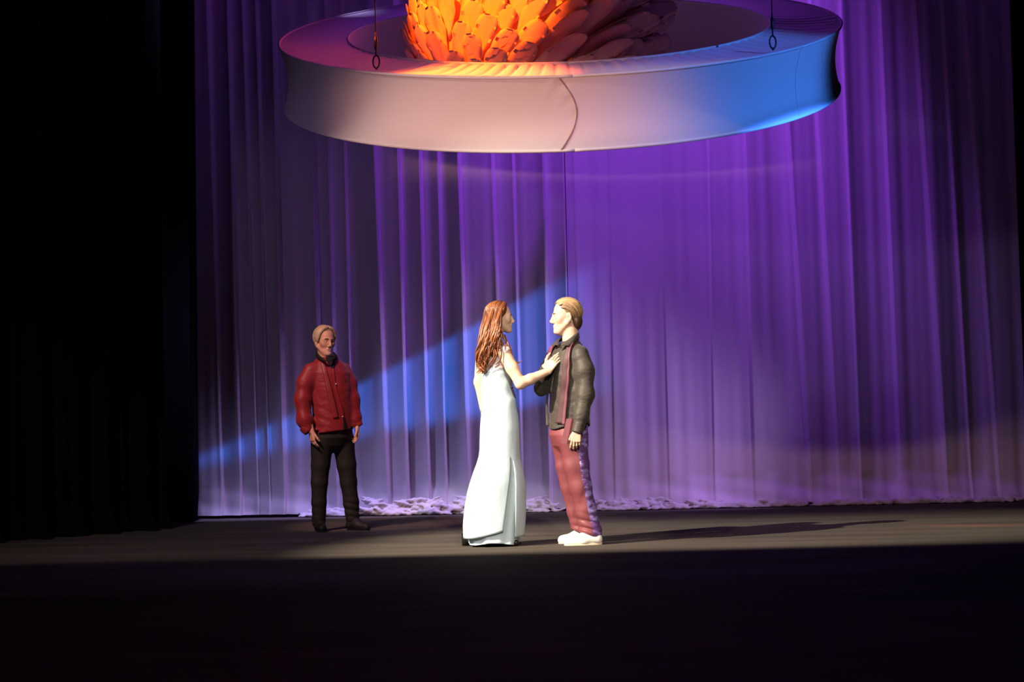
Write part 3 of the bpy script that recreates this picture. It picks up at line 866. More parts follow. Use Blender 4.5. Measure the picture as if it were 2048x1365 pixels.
# shirt
sh = Blob(0.03)
lv = [(Z(682), cxA + .02, cyA, .070, .060), (Z(690), cxA + .015, cyA, .110, .080), (Z(700), cxA + .005, cyA, .155, .098), (Z(718), cxA, cyA, .185, .122), (Z(750), cxA, cyA, .182, .140), (Z(790), cxA, cyA, .172, .136), (Z(825), cxA - .005, cyA, .172, .142), (Z(868), cxA - .008, cyA, .178, .152)]
sh.loft(lv, rotA, k=.03)
sh.chain([P(1162, 708, -.145), P(1170, 742, -.17), P(1171, 790, -.195), P(1163, 830, -.23), P(1156, 858, -.253)], [.058, .066, .060, .050, .040], .045)
sh.chain([P(1113, 704, .13), P(1094, 745, .10), P(1083, 778, .03)], [.062, .060, .054], .03); sh.chain([P(1083, 778, .03), P(1086, 756, -.03), P(1091, 738, -.075)], [.054, .046, .037], .02)
def hemA(x, y, z):                              # shirt-tail hem, higher at the side seams
    u = (x - cxA) * math.cos(fwd) + (y - cyA) * math.sin(fwd)
    arm = (y < Y0 - .165) & (x > cxA + .015)
    return np.where(arm, -1.0, Z(846) - 0.035 * np.clip((u / .13), -1.2, 1.2) ** 2 - z)
sh.cutf(hemA)
sh.cut(P(1155, 863, -.255), (-.12, 0, -1), reach=.08); sh.cut(P(1091.5, 735, -.085), (.35, -.1, .9), reach=.07)
sh.disp = folds(3, [((.9, .3, .8), .09, .0019, P(1165, 770, -.2), .16), ((-.5, .2, 1), .09, .0033, P(1110, 800, -.13), .12), ((.5, .3, -1), .12, .0033, P(1150, 745, -.16), .16), ((.8, 0, .6), .10, .0039, P(1128, 770, -.14), .13), ((.2, .2, 1), .055, .0033, P(1163, 835, -.2), .09),
                    ((1, .4, .25), .16, .0022, None, 1), ((.6, 0, .9), .07, .0028, P(1120, 830, -.12), .11), ((.3, 0, 1), .05, .0028, P(1085, 775, 0), .08)])
Vs, Qs = sh.mesh(0.0055); Vs = smooth_v(Vs, Qs, 1, 0.5)
shirt = fast_mesh('shirt', Vs, Qs, M_shirt, man); shirt['label'] = 'dark satin shirt with rolled open collar'
bvA = bvh_of(Vs, Qs)
# collar, two leaves round the neck
def collar_leaf(pts_in, pts_out, m, part, root, thick=.006):
    n = 14; a = catmull(pts_in, n); b_ = catmull(pts_out, n); rows = []
    for t in (0, .33, .66, 1):
        q = a * (1 - t) + b_ * t; q = q + np.array([0, -.012 * math.sin(math.pi * t), .012 * math.sin(math.pi * t)]); rows.append(q)
    V = np.concatenate(rows); k = len(V); V2 = V + np.array([0, thick, -thick * .5])
    fs = grid_faces(n, 4) + [tuple(reversed(q)) for q in grid_faces(n, 4, off=k)]
    rim = list(range(n)) + [j * n + n - 1 for j in range(1, 4)] + [3 * n + i for i in range(n - 2, -1, -1)] + [j * n for j in range(2, 0, -1)]
    for p_, q_ in zip(rim, rim[1:] + rim[:1]): fs.append((q_, p_, p_ + k, q_ + k))
    return subpart('collar', np.concatenate([V, V2]), fs, m, part, root)
collar_leaf([P(1155, 664, -.02), P(1143, 674, -.085), P(1126, 687, -.10), P(1118, 697, -.11)], [P(1159, 672, -.04), P(1150, 684, -.11), P(1139, 692, -.135), P(1131, 691, -.14)], M_shirt, shirt, man)
collar_leaf([P(1150, 662, .03), P(1130, 672, .05), P(1119, 680, .0), P(1116, 692, -.09)], [P(1156, 668, .06), P(1120, 683, .09), P(1105, 689, .04), P(1106, 694, -.03)], M_shirt, shirt, man)
# placket and buttons
v, f = ribbon(bvA, [(1101, 742), (1097, 775), (1094, 810), (1095, 852)], [5, 5, 5, 6], 30, .003, .003); subpart('placket', v, f, M_shirt, shirt, man)
M_button = mat('dark_button', (0.02, 0.018, 0.016), 0.3, 0.6)
for (bx, by) in ((1099, 762), (1096, 790), (1094, 818)):
    p, n = surf(bvA, bx, by, .008)
    if p: v, f = uvs(p, (.003, .006, .006), (n, n.orthogonal().normalized(), n.cross(n.orthogonal()).normalized())); subpart('button', v, f, M_button, shirt, man)
# cuff at the hanging wrist
v, f = tube([P(1160, 845, -.243), P(1158, 852, -.249), P(1154, 866, -.257)], [.045, .045, .041], 20, False); subpart('cuff', v, f, M_shirt, shirt, man)
v, f = tube([P(1088, 744, -.055), P(1090, 740, -.068), P(1092, 734, -.082)], [.040, .040, .036], 20, False); subpart('cuff', v, f, M_shirt, shirt, man)
# scarf, one strip showing at the near side, one at the far side
scarf_v = ribbon(bvA, [(1157, 672), (1148, 682), (1140, 697), (1134, 720), (1131, 760), (1127, 800), (1121, 848)], [9, 9, 11, 13, 14, 15, 16], 50, .004, .010)
scarf = link_mesh('scarf', *scarf_v, M_scarf, man); scarf['label'] = 'narrow plum scarf hanging open from the neck'
v, f = ribbon(bvA, [(1152, 676), (1144, 697), (1140, 720), (1137, 760), (1133, 805), (1129, 850)], [3, 3, 3.5, 4, 5, 6], 50, .004, .019); subpart('scarf_fold', v, f, M_scarf_edge, scarf, man)
v, f = ribbon(bvA, [(1112, 690), (1105, 698), (1100, 712)], [6, 7, 7], 14, .004, .012); subpart('scarf_end', v, f, M_scarf_edge, scarf, man)
# trousers with satin back panels
tr = Blob(0.03)
tr.loft([(Z(840), cxA, cyA, .155, .120), (Z(870), P(1137, 870).x, cyA, .170, .135), (Z(892), P(1140, 892).x, cyA, .150, .115), (Z(908), P(1142, 908).x, cyA, .08, .06)], rotA, k=.04)
tr.chain([P(1146, 880, -.075), P(1153, 930, -.08), P(1161, 975, -.085), P(1172, 1020, -.08), P(1181, 1062, -.075), P(1184, 1084, -.075)], [.108, .094, .082, .077, .078, .080], .03)
tr.chain([P(1128, 880, .075), P(1134, 930, .08), P(1141, 975, .085), P(1152, 1020, .085), P(1163, 1062, .085), P(1166, 1082, .085)], [.100, .085, .074, .070, .070, .072], .02)
tr.cut(P(1148, 1062, -.075), (-.40, 0, -.90)); tr.cut((0, 0, .012), (0, 0, -1))
tr.disp = folds(8, [((.7, .2, .5), .14, .004, None, 1), ((.3, .1, 1), .055, .013, P(1172, 1062, -.1), .11), ((.1, .1, 1), .05, .010, P(1155, 1055, .05), .08), ((1, .2, .3), .10, .004, P(1150, 900, -.15), .2), ((1, .3, -.25), .08, .004, P(1165, 1000, -.14), .14)])
Vt, Qt = tr.mesh(0.0042); Vt = smooth_v(Vt, Qt, 2, 0.5)
bz = [(860, 1164), (900, 1156), (940, 1160), (980, 1168), (1020, 1175), (1050, 1182), (1070, 1186), (1090, 1182)]
zb = np.array([P(x, y, -.08).z for y, x in bz])[::-1]; xb = np.array([P(x, y, -.08).x for y, x in bz])[::-1]
ctr = Vt[Qt].mean(1); sat = ctr[:, 0] > np.interp(ctr[:, 2], zb, xb)
def sub_mesh(V, Q, mask):
    q = Q[mask]; ids, inv = np.unique(q, return_inverse=True); return V[ids], inv.reshape(q.shape)
trou = fast_mesh('trousers', *sub_mesh(Vt, Qt, ~sat), M_maroon, man)
vs_, qs_ = sub_mesh(Vt, Qt, sat)
sp = fast_mesh('satin_panel', vs_, qs_, M_satin, man); sp['label'] = 'shiny violet satin back panel of the trousers'
# shoes
def shoe(root, heel, toe, w, h, m_up, m_sole, sole_h=.018, ankle_up=.05, heel_h=0.0, laces=True):
    heel, toe = Vector(heel), Vector(toe); d = (toe - heel); L = d.length; d.normalize(); s = Vector((0, 0, 1)).cross(d)
    pt = lambda a, b, z: heel + d * (a * L) + s * b + Vector((0, 0, z))
    b = Blob(.025)
    b.cone(pt(.14, 0, h * .48), pt(.50, 0, h * .45), w * .42, w * .46); b.cone(pt(.5, 0, h * .40), pt(.86, 0, h * .28), w * .46, w * .40)
    b.ell(pt(.32, 0, h * .75), (L * .26, w * .36, h * .42), (d, s, Vector((0, 0, 1))))
    b.cut((0, 0, sole_h * .6), (0, 0, -1))
    V, Q = b.mesh(.005); V = smooth_v(V, Q, 1)
    up = fast_mesh('shoe', V, Q, m_up, root)
    out = []
    for k in range(28):
        a = 2 * math.pi * k / 28; ca, sa = math.cos(a), math.sin(a)
        wd = w * (.44 + .05 * ca) * (1 if ca > 0 else .95)
        out.append(pt(.5 + .5 * math.copysign(abs(ca) ** .75, ca), wd * math.copysign(abs(sa) ** .8, sa), 0))
    Vv = [p + Vector((0, 0, .001)) for p in out] + [p + Vector((0, 0, sole_h)) for p in out]
    Fs = [(i, (i + 1) % 28, 28 + (i + 1) % 28, 28 + i) for i in range(28)] + [tuple(range(27, -1, -1)), tuple(range(28, 56))]
    subpart('sole', Vv, Fs, m_sole, up, root, False)
    if laces:
        for t in (.52, .60, .68):
            zz = h * (.92 - (t - .5) * 1.3)
            v, f = tube([pt(t, -w * .2, zz - .006), pt(t, 0, zz + .005), pt(t, w * .2, zz - .006)], .003, 6); subpart('lace', v, f, m_sole, up, root)
    return up
shoe(man, (P(1203, 1088).x, 11.90, 0), (P(1127, 1088).x, 11.86, 0), .10, .085, M_white_shoe, M_sole)
shoe(man, (P(1186, 1080).x, 12.085, 0), (P(1117, 1080).x, 12.06, 0), .10, .085, M_white_shoe, M_sole)
# hair: swept back, ears half free
cap = Blob(.012)
X = hA.ax(); sc = hA.sc
cap.ell(hA.p(-.018, 0, .046), [q * sc for q in (.099, .079, .088)], X); cap.ell(hA.p(-.060, 0, -.032), [q * sc for q in (.054, .068, .070)], X, k=.02)
def hairline(x, y, z):
    f, s, u = hA.local(np.stack([np.ravel(x), np.ravel(y), np.ravel(z)], 1)); f, s, u = (q.reshape(np.shape(x)) for q in (f, s, u))
    lim = np.interp(u, [-.09, -.03, -.005, .03, .06, .09, .12], [-.045, -.035, -.012, .022, .045, .068, .09])
    return f - lim
cap.cutf(hairline, .01)
Vh, Qh = cap.mesh(.0045)
fl, sl_, ul = hA.local(Vh)
tcol = np.clip((ul + .02) / .10, 0, 1)[:, None]
hair = fast_mesh('hair', Vh, Qh, M_hair, man, np.array((.07, .040, .020)) * (1 - tcol) + np.array((.30, .19, .09)) * tcol)
hair['label'] = 'swept-back blond and brown hair'
rnd = random.Random(4); paths, cols = [], []
for k in range(120):
    s0 = rnd.uniform(-.9, .95); v = rnd.random()
    if k < 70: st = Vector((.82 + rnd.uniform(-.12, .03), s0 * .75, .72 - .25 * abs(s0))); mid = Vector((.0, s0 * .95, .9)); en = Vector((-.85, s0 * .6, rnd.uniform(-.55, .1)))
    else:
        sg = 1 if rnd.random() < .75 else -1
        st = Vector((.62 - .25 * v, sg * .75, .25 + .45 * v)); mid = Vector((-.15 - .2 * v, sg * .95, .25 + .2 * v)); en = Vector((-.78, sg * rnd.uniform(.3, .75), rnd.uniform(-1.5, -.6)))
    pts = []
    for t in np.linspace(0, 1, 12):
        dv = st * (1 - t) ** 2 + mid * 2 * t * (1 - t) + en * t * t
        q = skull(hA, dv, 1.085 + .03 * math.sin(3.1 * t + k) * .4 + (.05 if t < .25 and st.x > .7 else 0) * (1 - t * 4) * .6)
        if t > .72: q = q + Vector((0, 0, -.02 * (t - .72) / .28)) * 1.0
        pts.append(q + Vector((0, 0, .0012 * math.sin(k * 3 + t * 9))))
    rad = .0068 * np.array([.55, .8, 1, 1, 1, 1, 1, .95, .9, .8, .6, .25])
    paths.append((pts, rad))
    hz = (pts[6] - hA.c).dot(hA.u) / sc
    b_ = np.clip((hz + .01) / .11, 0, 1)
    c = np.array((.085, .048, .024)) * (1 - b_) + np.array((.40, .26, .13)) * b_
    cols.append(c * rnd.uniform(.65, 1.25))
hl = locks_mesh('hair_locks', paths, M_hair, man, cols)
hl.parent = hair
# booklet held at the thigh
M_book = mat('maroon_booklet_cover', (0.14, 0.032, 0.045), 0.45, 0.5); M_page = mat('booklet_inside', (0.10, 0.02, 0.03), 0.7)
def quad_slab(c4, th):
    n = ((c4[1] - c4[0]).cross(c4[3] - c4[0])).normalized() * th
    V = list(c4) + [p + n for p in c4]
    return V, [(0, 1, 2, 3), (7, 6, 5, 4), (0, 4, 5, 1), (1, 5, 6, 2), (2, 6, 7, 3), (3, 7, 4, 0)]
bk = thing('booklet', 'thin maroon folded booklet held against the trouser leg', 'booklet', tuple(P(1140, 890, -.21)))
c4 = [P(1122, 887, -.215), P(1134, 889, -.225), P(1144, 838, -.215), P(1133, 838, -.205)]
link_mesh('front_cover', *quad_slab(c4, .004), M_book, bk, False)
c5 = [P(1134, 889, -.225), P(1152, 886, -.205), P(1162, 838, -.195), P(1144, 838, -.215)]
link_mesh('back_cover', *quad_slab(c5, .004), M_page, bk, False)

# ================================================================== woman in the pale dress
Y0 = 12.0
g = P(985, 1088); wom = thing('person', 'person with long auburn curls in a long pale blue dress reaching out an arm', 'person', (g.x, Y0, 0))
hW = Frame(P(1000, 637), R(6), nod=R(0), sc=0.92)
Zw = lambda y: zof(985, y, Y0)
xw = lambda x, y=750: P(x, y).x
faceW = R(44); rotW = faceW - math.pi / 2
body = Blob(0.02)
add_head(body, hW, P(988, 690, .0), 0.046, True, .92)
wl = [(688, 988, .05, .05), (696, 987, .11, .065), (710, 987, .135, .080), (740, 989, .112, .078), (775, 994, .090, .070), (820, 999, .105, .09), (880, 1000, .115, .10)]
body.loft([(Zw(y), xw(x), Y0, a, b) for y, x, a, b in wl], rotW)
Rs, Re, Rw = P(1008, 706, -.115), P(1041, 768, -.18), P(1096, 743, -.135)
Ls, Le, Lw = P(964, 706, .09), P(958, 765, .07), P(967, 818, .08)
body.chain([Rs, lerp(Rs, Re, .5), Re, lerp(Re, Rw, .35), Rw], [.050, .047, .039, .039, .027]); body.chain([Ls, Le, Lw], [.045, .038, .028])
body.cone(P(1000, 696, -.06), Rs, .042, .045); body.cone(P(975, 697, .05), Ls, .042, .042)
add_hand(body, Rw, (.55, .25, .80), (.45, .85, -.2), (-.7, 0, .5), .88, (6, 8, 8, 10), 5, 5, 35)
add_hand(body, Lw, (.15, .1, -1), (.5, .5, 0), (.7, .7, .2), .88, (14, 16, 18, 20), 3, 15, 25)
body.chain([P(990, 880, -.06), P(988, 980, -.05), P(972, 1068, -.02)], [.075, .048, .034]); body.chain([P(1000, 880, .08), P(975, 980, .06), P(945, 1066, .06)], [.075, .048, .034])
V, Q = body.mesh(0.006); V = smooth_v(V, Q, 1, 0.4)
col = skin_color(hW, V, (0.66, 0.45, 0.32), (0.52, 0.20, 0.17), [((.05, .045, -.02), (.03, .03, .03), (.66, .36, .27), .5)])
ob = fast_mesh('body', V, Q, M_skin, wom, col)
M_browW = mat('auburn_brow', (0.16, 0.06, 0.025), 0.7)
add_eyes(wom, ob, hW, M_browW, 0.0026)
M_dress = mat('pale_blue_satin', (0.50, 0.66, 0.72), 0.55, 0.35, bump=((14, 14, 2.5), 0.3, 0.012))
M_over = mat('pale_blue_overskirt', (0.48, 0.62, 0.68), 0.6, 0.3, bump=((9, 9, 4), 0.35, 0.02))
M_yoke = mat('sheer_yoke', (0.74, 0.66, 0.66), 0.7, 0.2, trans=0.35)
# dress body as a swept skirt
DL = [(736, 966, 1017, .100), (748, 963, 1022, .108), (765, 963, 1025, .106), (780, 963, 1027, .102), (800, 963, 1031, .108), (830, 962, 1037, .128), (860, 960, 1039, .142), (900, 959, 1040, .148), (930, 955, 1042, .152), (960, 949, 1043, .156), (990, 943, 1042, .160), (1020, 939, 1041, .162), (1050, 937, 1039, .163), (1089, 938, 1037, .160)]
dy = np.array([d[0] for d in DL], float)
def dress_pt(y, th, out=0.0):
    xl, xr, dep = (np.interp(y, dy, [d[i] for d in DL]) for i in (1, 2, 3))
    a, b = at(xl, y, Y0), at(xr, y, Y0); c = (a + b) / 2; hx = (b.x - a.x) / 2
    ca, sa = math.cos(th), math.sin(th); e = 0.9
    return Vector((c.x + (hx + out) * math.copysign(abs(ca) ** e, ca), Y0 + (dep + out) * math.copysign(abs(sa) ** e, sa), lerp(a.z, b.z, (ca + 1) / 2)))
nth = 120; ys = np.concatenate([np.linspace(736, 900, 60), np.linspace(900, 1089, 60)[1:]])
V = []
for y in ys:
    t = np.clip((y - 850) / 230, 0, 1)
    for i in range(nth):
        th = 2 * math.pi * i / nth
        o = t * (.005 * math.sin(th * 7 + .6) + .003 * math.sin(th * 13 + 2 + y * .01))
        o += .003 * math.sin(y * .16 + 3 * th) * (1 if y < 800 else 0) + .004 * math.sin(y * .09 + th * 2) * math.exp(-((y - 800) / 40) ** 2)
        p = dress_pt(y, th, o)
        if y > 1085: p.z = max(p.z, .02 + .008 * math.sin(th * 3))
        V.append(p)
dress = link_mesh('dress', V, grid_faces(nth, len(ys), True), M_dress, wom); dress['label'] = 'long pale blue satin dress'
bvW = BVHTree.FromPolygons([tuple(p) for p in V], grid_faces(nth, len(ys), True))
def flap(name, th0, th1, y0, hem, puff, n=36, m=40):
    """overskirt flap: th limits and hem given along the flap"""
    V = []
    for j in range(m):
        v = j / (m - 1)
        for i in range(n):
            u = i / (n - 1); th = lerp(th0(v), th1(v), u)
            y = lerp(y0, hem(u), v)
            o = -.006 + .016 * min(1, v * 4) + puff * min(1, v * 2.5) * math.sin(math.pi * min(1, v * .62 + .05)) * (0.15 + .85 * math.sin(math.pi * min(1, max(0, u)))) + .007 * math.sin(u * 11 + v * 3) * v
            V.append(dress_pt(y, th, o))
    k = len(V); V += [p + (Vector((xw(990), Y0, p.z)) - p).normalized() * .004 for p in V]
    fs = grid_faces(n, m) + [tuple(reversed(q)) for q in grid_faces(n, m, off=k)]
    rim = list(range(n)) + [j * n + n - 1 for j in range(1, m)] + [(m - 1) * n + i for i in range(n - 2, -1, -1)] + [j * n for j in range(m - 2, 0, -1)]
    for a, b in zip(rim, rim[1:] + rim[:1]): fs.append((b, a, a + k, b + k))
    o = link_mesh(name, V, fs, M_over, wom)
    return o
flap('overskirt_flap', lambda v: R(140), lambda v: R(302 - 14 * v), 902, lambda u: 1060 + 16 * math.sin(math.pi * min(1, u * 1.0)), .040)['label'] = 'rounded back flap of the overskirt'
flap('overskirt_flap', lambda v: R(306 + 14 * v), lambda v: R(420), 905, lambda u: 1074 - 6 * u, .030)['label'] = 'narrow front flap of the overskirt'
# sheer yoke and a small darker strip on the bodice
yk = Blob(.02)
yk.loft([(Zw(y), xw(x), Y0, a + .008, b + .008) for y, x, a, b in wl[1:4]], rotW)
yk.cone(P(1000, 697, -.06), P(1011, 702, -.125), .050, .051); yk.cone(P(975, 698, .05), P(964, 702, .095), .049, .048)
yk.cut(P(1015, 708, -.14), (.62, -.3, -.6), reach=.09); yk.cut(P(955, 712, .1), (-.5, .2, -.8), reach=.08)
yk.cut(P(988, 691), (0, 0, 1)); yk.cut(P(988, 741), (0, 0, -1))
Vy, Qy = yk.mesh(.005); fast_mesh('yoke', smooth_v(Vy, Qy, 1), Qy, M_yoke, wom)['label'] = 'sheer white yoke over the shoulders'
M_mark = mat('dark_bodice_mark', (0.30, 0.42, 0.48), 0.6)
for pts in ([(1021, 774), (1026, 776)], ):
    r_ = ribbon(bvW, pts, [3, 3], 6, .003, .004); subpart('bodice_mark', *r_, M_mark, dress, wom)
# shoes: black with block heels
M_blackshoe = mat('black_leather', (0.008, 0.008, 0.009), 0.35, 0.5)
def heel_shoe(heel, toe):
    heel, toe = Vector(heel), Vector(toe); d = (toe - heel).normalized(); L = (toe - heel).length; s = Vector((0, 0, 1)).cross(d)
    b = Blob(.02)
    b.chain([heel + d * .04 + Vector((0, 0, .085)), heel + d * .12 + Vector((0, 0, .055)), heel + d * .19 + Vector((0, 0, .028)), toe - d * .03 + Vector((0, 0, .024))], [.034, .032, .032, .024])
    b.cut((0, 0, .002), (0, 0, -1))
    V, Q = b.mesh(.005); up = fast_mesh('shoe', V, Q, M_blackshoe, wom)
    v, f = tube([heel + d * .028 + Vector((0, 0, .001)), heel + d * .03 + Vector((0, 0, .09))], [.026, .031], 12); subpart('block_heel', v, f, M_blackshoe, up, wom)
heel_shoe((P(923, 1085).x, 12.06, 0), (P(985, 1085).x, 12.10, 0)); heel_shoe((P(968, 1085).x, 11.93, 0), (P(1040, 1085).x, 11.92, 0))
# hair: long auburn curls
cap = Blob(.012); X = hW.ax(); sc = hW.sc
cap.ell(hW.p(-.018, 0, .044), [q * sc for q in (.100, .081, .089)], X); cap.ell(hW.p(-.055, 0, -.04), [q * sc for q in (.06, .078, .085)], X, k=.03)
def hairlineW(x, y, z):
    f, s, u = hW.local(np.stack([np.ravel(x), np.ravel(y), np.ravel(z)], 1)); f, s, u = (q.reshape(np.shape(x)) for q in (f, s, u))
    return f - np.interp(u, [-.12, -.05, 0, .04, .08, .12], [.02, .035, .042, .055, .066, .09])
cap.cutf(hairlineW, .01)
Vh, Qh = cap.mesh(.005)
hairW = fast_mesh('hair', Vh, Qh, M_hair, wom, np.tile(np.array((.10, .030, .012)), (len(Vh), 1))); hairW['label'] = 'long wavy auburn hair'
rnd = random.Random(9); paths, cols = [], []
def auburn(): 
    c = rnd.choice([(.20, .060, .020), (.13, .038, .014), (.30, .105, .036), (.08, .024, .010), (.24, .080, .028)]); q = rnd.uniform(.8, 1.2); return [v * q for v in c]
for k in range(190):
    a = rnd.uniform(-1.0, 1.0)                  # -1 far side, +1 near side
    sg = -1 if rnd.random() < .74 else 1        # near side is her right (-s)
    back = rnd.random()
    sp_ = rnd.uniform(.15, 1.0) if back > .45 else 1.0
    st = Vector((.78 - 1.2 * back, sg * .10, 1.0)); mid = Vector((.45 - 1.45 * back, sg * sp_, .45)); en = Vector((.28 - 1.15 * back, sg * (1.0 - .25 * back) * sp_, rnd.uniform(-.25, .35)))
    kr = rnd.uniform(1.10, 1.17)
    pts = [skull(hW, st * (1 - t) ** 2 + mid * 2 * t * (1 - t) + en * t * t, kr + .02 * math.sin(k + 4 * t)) for t in (0, .2, .4, .6, .8, 1)]
    e = pts[-1]
    # hanging length
    if sg < 0:
        xe = lerp(1004, 957, back) + rnd.uniform(-7, 7); ye = lerp(694, 742, back ** 1.3) + rnd.uniform(-16, 8); de = lerp(-.155, -.09, back) + rnd.uniform(-.02, .015)
    else:
        xe = lerp(995, 957, back) + rnd.uniform(-6, 6); ye = lerp(690, 738, back) + rnd.uniform(-14, 6); de = lerp(-.05, -.075, back)
    q = P(xe, ye, de)
    ph = rnd.uniform(0, 6.28); am = rnd.uniform(.008, .016)
    for t in np.linspace(.16, 1, 12):
        p = e * (1 - t) + q * t + Vector((-.018 * math.sin(math.pi * t), -.045 * math.sin(math.pi * t) if sg < 0 else -.01, -.0))
        w = am * min(1, t * t * 2.2)
        pts.append(p + Vector((math.sin(ph + t * 11) * w, math.cos(ph + t * 11) * w, 0)))
    n = len(pts); rad = np.interp(np.linspace(0, 1, n), [0, .1, .5, .8, 1], [.004, .0075, .0085, .0065, .0018]) * rnd.uniform(.75, 1.15)
    paths.append((catmull(pts, 40), np.interp(np.linspace(0, 1, 40), np.linspace(0, 1, n), rad))); cols.append(auburn())
# ringlet at her far shoulder and loose strands
for k in range(9):
    ph = rnd.uniform(0, 6.28); x0 = 962 + rnd.uniform(-4, 4)
    pts = [P(x0 + 3 * math.sin(t * 3), lerp(695, 748, t), -.105) + Vector((math.cos(ph + t * 13), math.sin(ph + t * 13), 0)) * lerp(.012, .020, t) for t in np.linspace(0, 1, 30)]
    paths.append((pts, np.interp(np.linspace(0, 1, 30), [0, .3, .85, 1], [.004, .008, .007, .002]))); cols.append(auburn())
for pts in ([(1010, 672, -.10), (1013, 690, -.16), (1018, 706, -.13), (1024, 720, -.12), (1034, 727, -.12), (1046, 721, -.12)], [(1010, 670, -.10), (1016, 688, -.17), (1022, 700, -.15), (1028, 722, -.12), (1040, 725, -.12)],
            [(990, 680, -.15), (983, 705, -.15), (972, 722, -.13), (976, 738, -.12)], [(998, 685, -.17), (1003, 705, -.18), (1000, 722, -.175), (990, 730, -.15)], [(985, 690, -.15), (988, 712, -.15), (978, 728, -.13)], [(996, 690, -.17), (993, 712, -.165), (982, 730, -.14), (974, 741, -.13)]):
    c = catmull([P(*p) for p in pts], 26); paths.append((c, np.interp(np.linspace(0, 1, 26), [0, .3, .8, 1], [.005, .0055, .0045, .0015]))); cols.append(auburn())
hl = locks_mesh('hair_locks', paths, M_hair, wom, cols); hl.parent = hairW

# ================================================================== man in the red shirt
Y0 = 14.1
g = P(665, 1056); red = thing('person', 'person in a wine-red satin shirt and black trousers standing alone by the curtain', 'person', (g.x, Y0, 0))
hR = Frame(P(650, 684.5), R(-90 + 33), nod=R(4), tilt=R(-2), sc=1.04)
turn = R(-90 + 28); rotR = turn + math.pi / 2
M_red = mat('wine_red_satin', (0.21, 0.008, 0.015), 0.55, 0.35, sheen=0.1, bump=((14, 14, 26), 0.5, 0.012))
M_redscarf = mat('wine_red_scarf', (0.20, 0.014, 0.020), 0.5, 0.4)
M_blackcloth = mat('black_cotton', (0.010, 0.009, 0.009), 0.8, 0.2)
M_trb = mat('black_trouser_cloth', (0.014, 0.012, 0.011), 0.75, 0.25, bump=((14, 14, 5), 0.3, 0.008))
Zr = lambda y: zof(662, y, Y0)
xr_ = lambda x, y=760: P(x, y).x
body = Blob(.02)
add_head(body, hR, P(655, 724), .056, jaw=1.08)
body.loft([(Zr(y), xr_(x), Y0, a, b) for y, x, a, b in [(718, 656, .06, .05), (738, 658, .135, .08), (770, 662, .16, .105), (860, 665, .155, .115)]], rotR)
rw, lw = P(622, 862, -.17), P(714, 852, .0)
body.chain([P(625, 748, -.08), P(607, 800, -.13), rw], [.038, .038, .029]); body.chain([P(685, 747, .09), P(706, 795, .05), lw], [.036, .038, .029])
body.chain([P(645, 885, -.03), P(640, 965, -.03), P(638, 1045, -.02)], [.085, .055, .042]); body.chain([P(686, 885, .05), P(697, 965, .04), P(706, 1042, .03)], [.085, .055, .042])
add_hand(body, rw, (.16, -.05, -1), (.75, .55, 0), (.55, -.8, 0), .95, (18, 22, 26, 30), 3, 20, 28)
add_hand(body, lw, (.02, -.1, -1), (-.8, -.35, 0), (.3, -.9, 0), .95, (18, 22, 26, 30), 3, 20, 28)
V, Q = body.mesh(.006); V = smooth_v(V, Q, 1, .4)
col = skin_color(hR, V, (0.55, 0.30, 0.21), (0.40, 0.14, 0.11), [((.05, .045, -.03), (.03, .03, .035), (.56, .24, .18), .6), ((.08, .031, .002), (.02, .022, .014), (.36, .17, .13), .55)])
ob = fast_mesh('body', V, Q, M_skin, red, col)
add_eyes(red, ob, hR, mat('grey_brow', (0.16, 0.11, 0.08), .7), .0036)
sh = Blob(.03)
sh.loft([(Zr(y), xr_(x), Y0, a, b) for y, x, a, b in [(715, 655, .082, .070), (721, 656, .118, .085), (730, 657, .158, .10), (746, 660, .190, .130), (780, 663, .190, .148), (820, 665, .188, .150), (868, 665, .190, .155)]], rotR)
sh.chain([P(621, 741, -.085), P(610, 766, -.11), P(605, 800, -.13), P(609, 840, -.15), P(616, 858, -.16)], [.064, .070, .069, .067, .050], .04)
sh.chain([P(689, 740, .10), P(699, 766, .08), P(706, 800, .05), P(711, 838, .02), P(714, 849, .01)], [.056, .058, .056, .050, .042], .04)
def hemR(x, y, z):
    u = (x - xr_(665)) / .2
    arm = (x < xr_(622) - .0) & (y < Y0 - .06) | (x > xr_(705))
    return np.where(arm, -1., Zr(864) + .02 * u - z)
sh.cutf(hemR); sh.cut(P(617, 864, -.16), (.1, 0, -1), reach=.09); sh.cut(P(714, 854, .01), (.1, 0, -1), reach=.08)
sh.disp = folds(21, [((.9, .3, .9), .085, .0019, P(608, 790, -.18), .14), ((-.6, .2, 1), .08, .0033, P(680, 820, -.1), .12), ((.4, 0, 1), .085, .0044, P(640, 830, -.15), .14), ((.9, 0, .5), .09, .0039, P(622, 770, -.15), .12), ((1, .2, .3), .14, .0033, None, 1), ((.3, 0, 1), .05, .0050, P(608, 848, -.18), .07), ((.3, 0, 1), .045, .0039, P(712, 838, 0), .06), ((1, .3, -.3), .10, .0033, P(690, 770, -.1), .13)])
Vs, Qs = sh.mesh(.0055); Vs = smooth_v(Vs, Qs, 1, .5)
shR = fast_mesh('shirt', Vs, Qs, M_red, red); shR['label'] = 'loose wine-red satin shirt with open black collar'
bvR = bvh_of(Vs, Qs)
v, f = tube([P(608, 853, -.155), P(613, 858, -.16), P(618, 864, -.165)], [.050, .054, .044], 18, False); subpart('cuff', v, f, M_red, shR, red)
v, f = tube([P(713, 843, .012), P(715, 848, .01), P(717, 853, .008)], [.040, .046, .042], 18, False); subpart('cuff', v, f, M_red, shR, red)
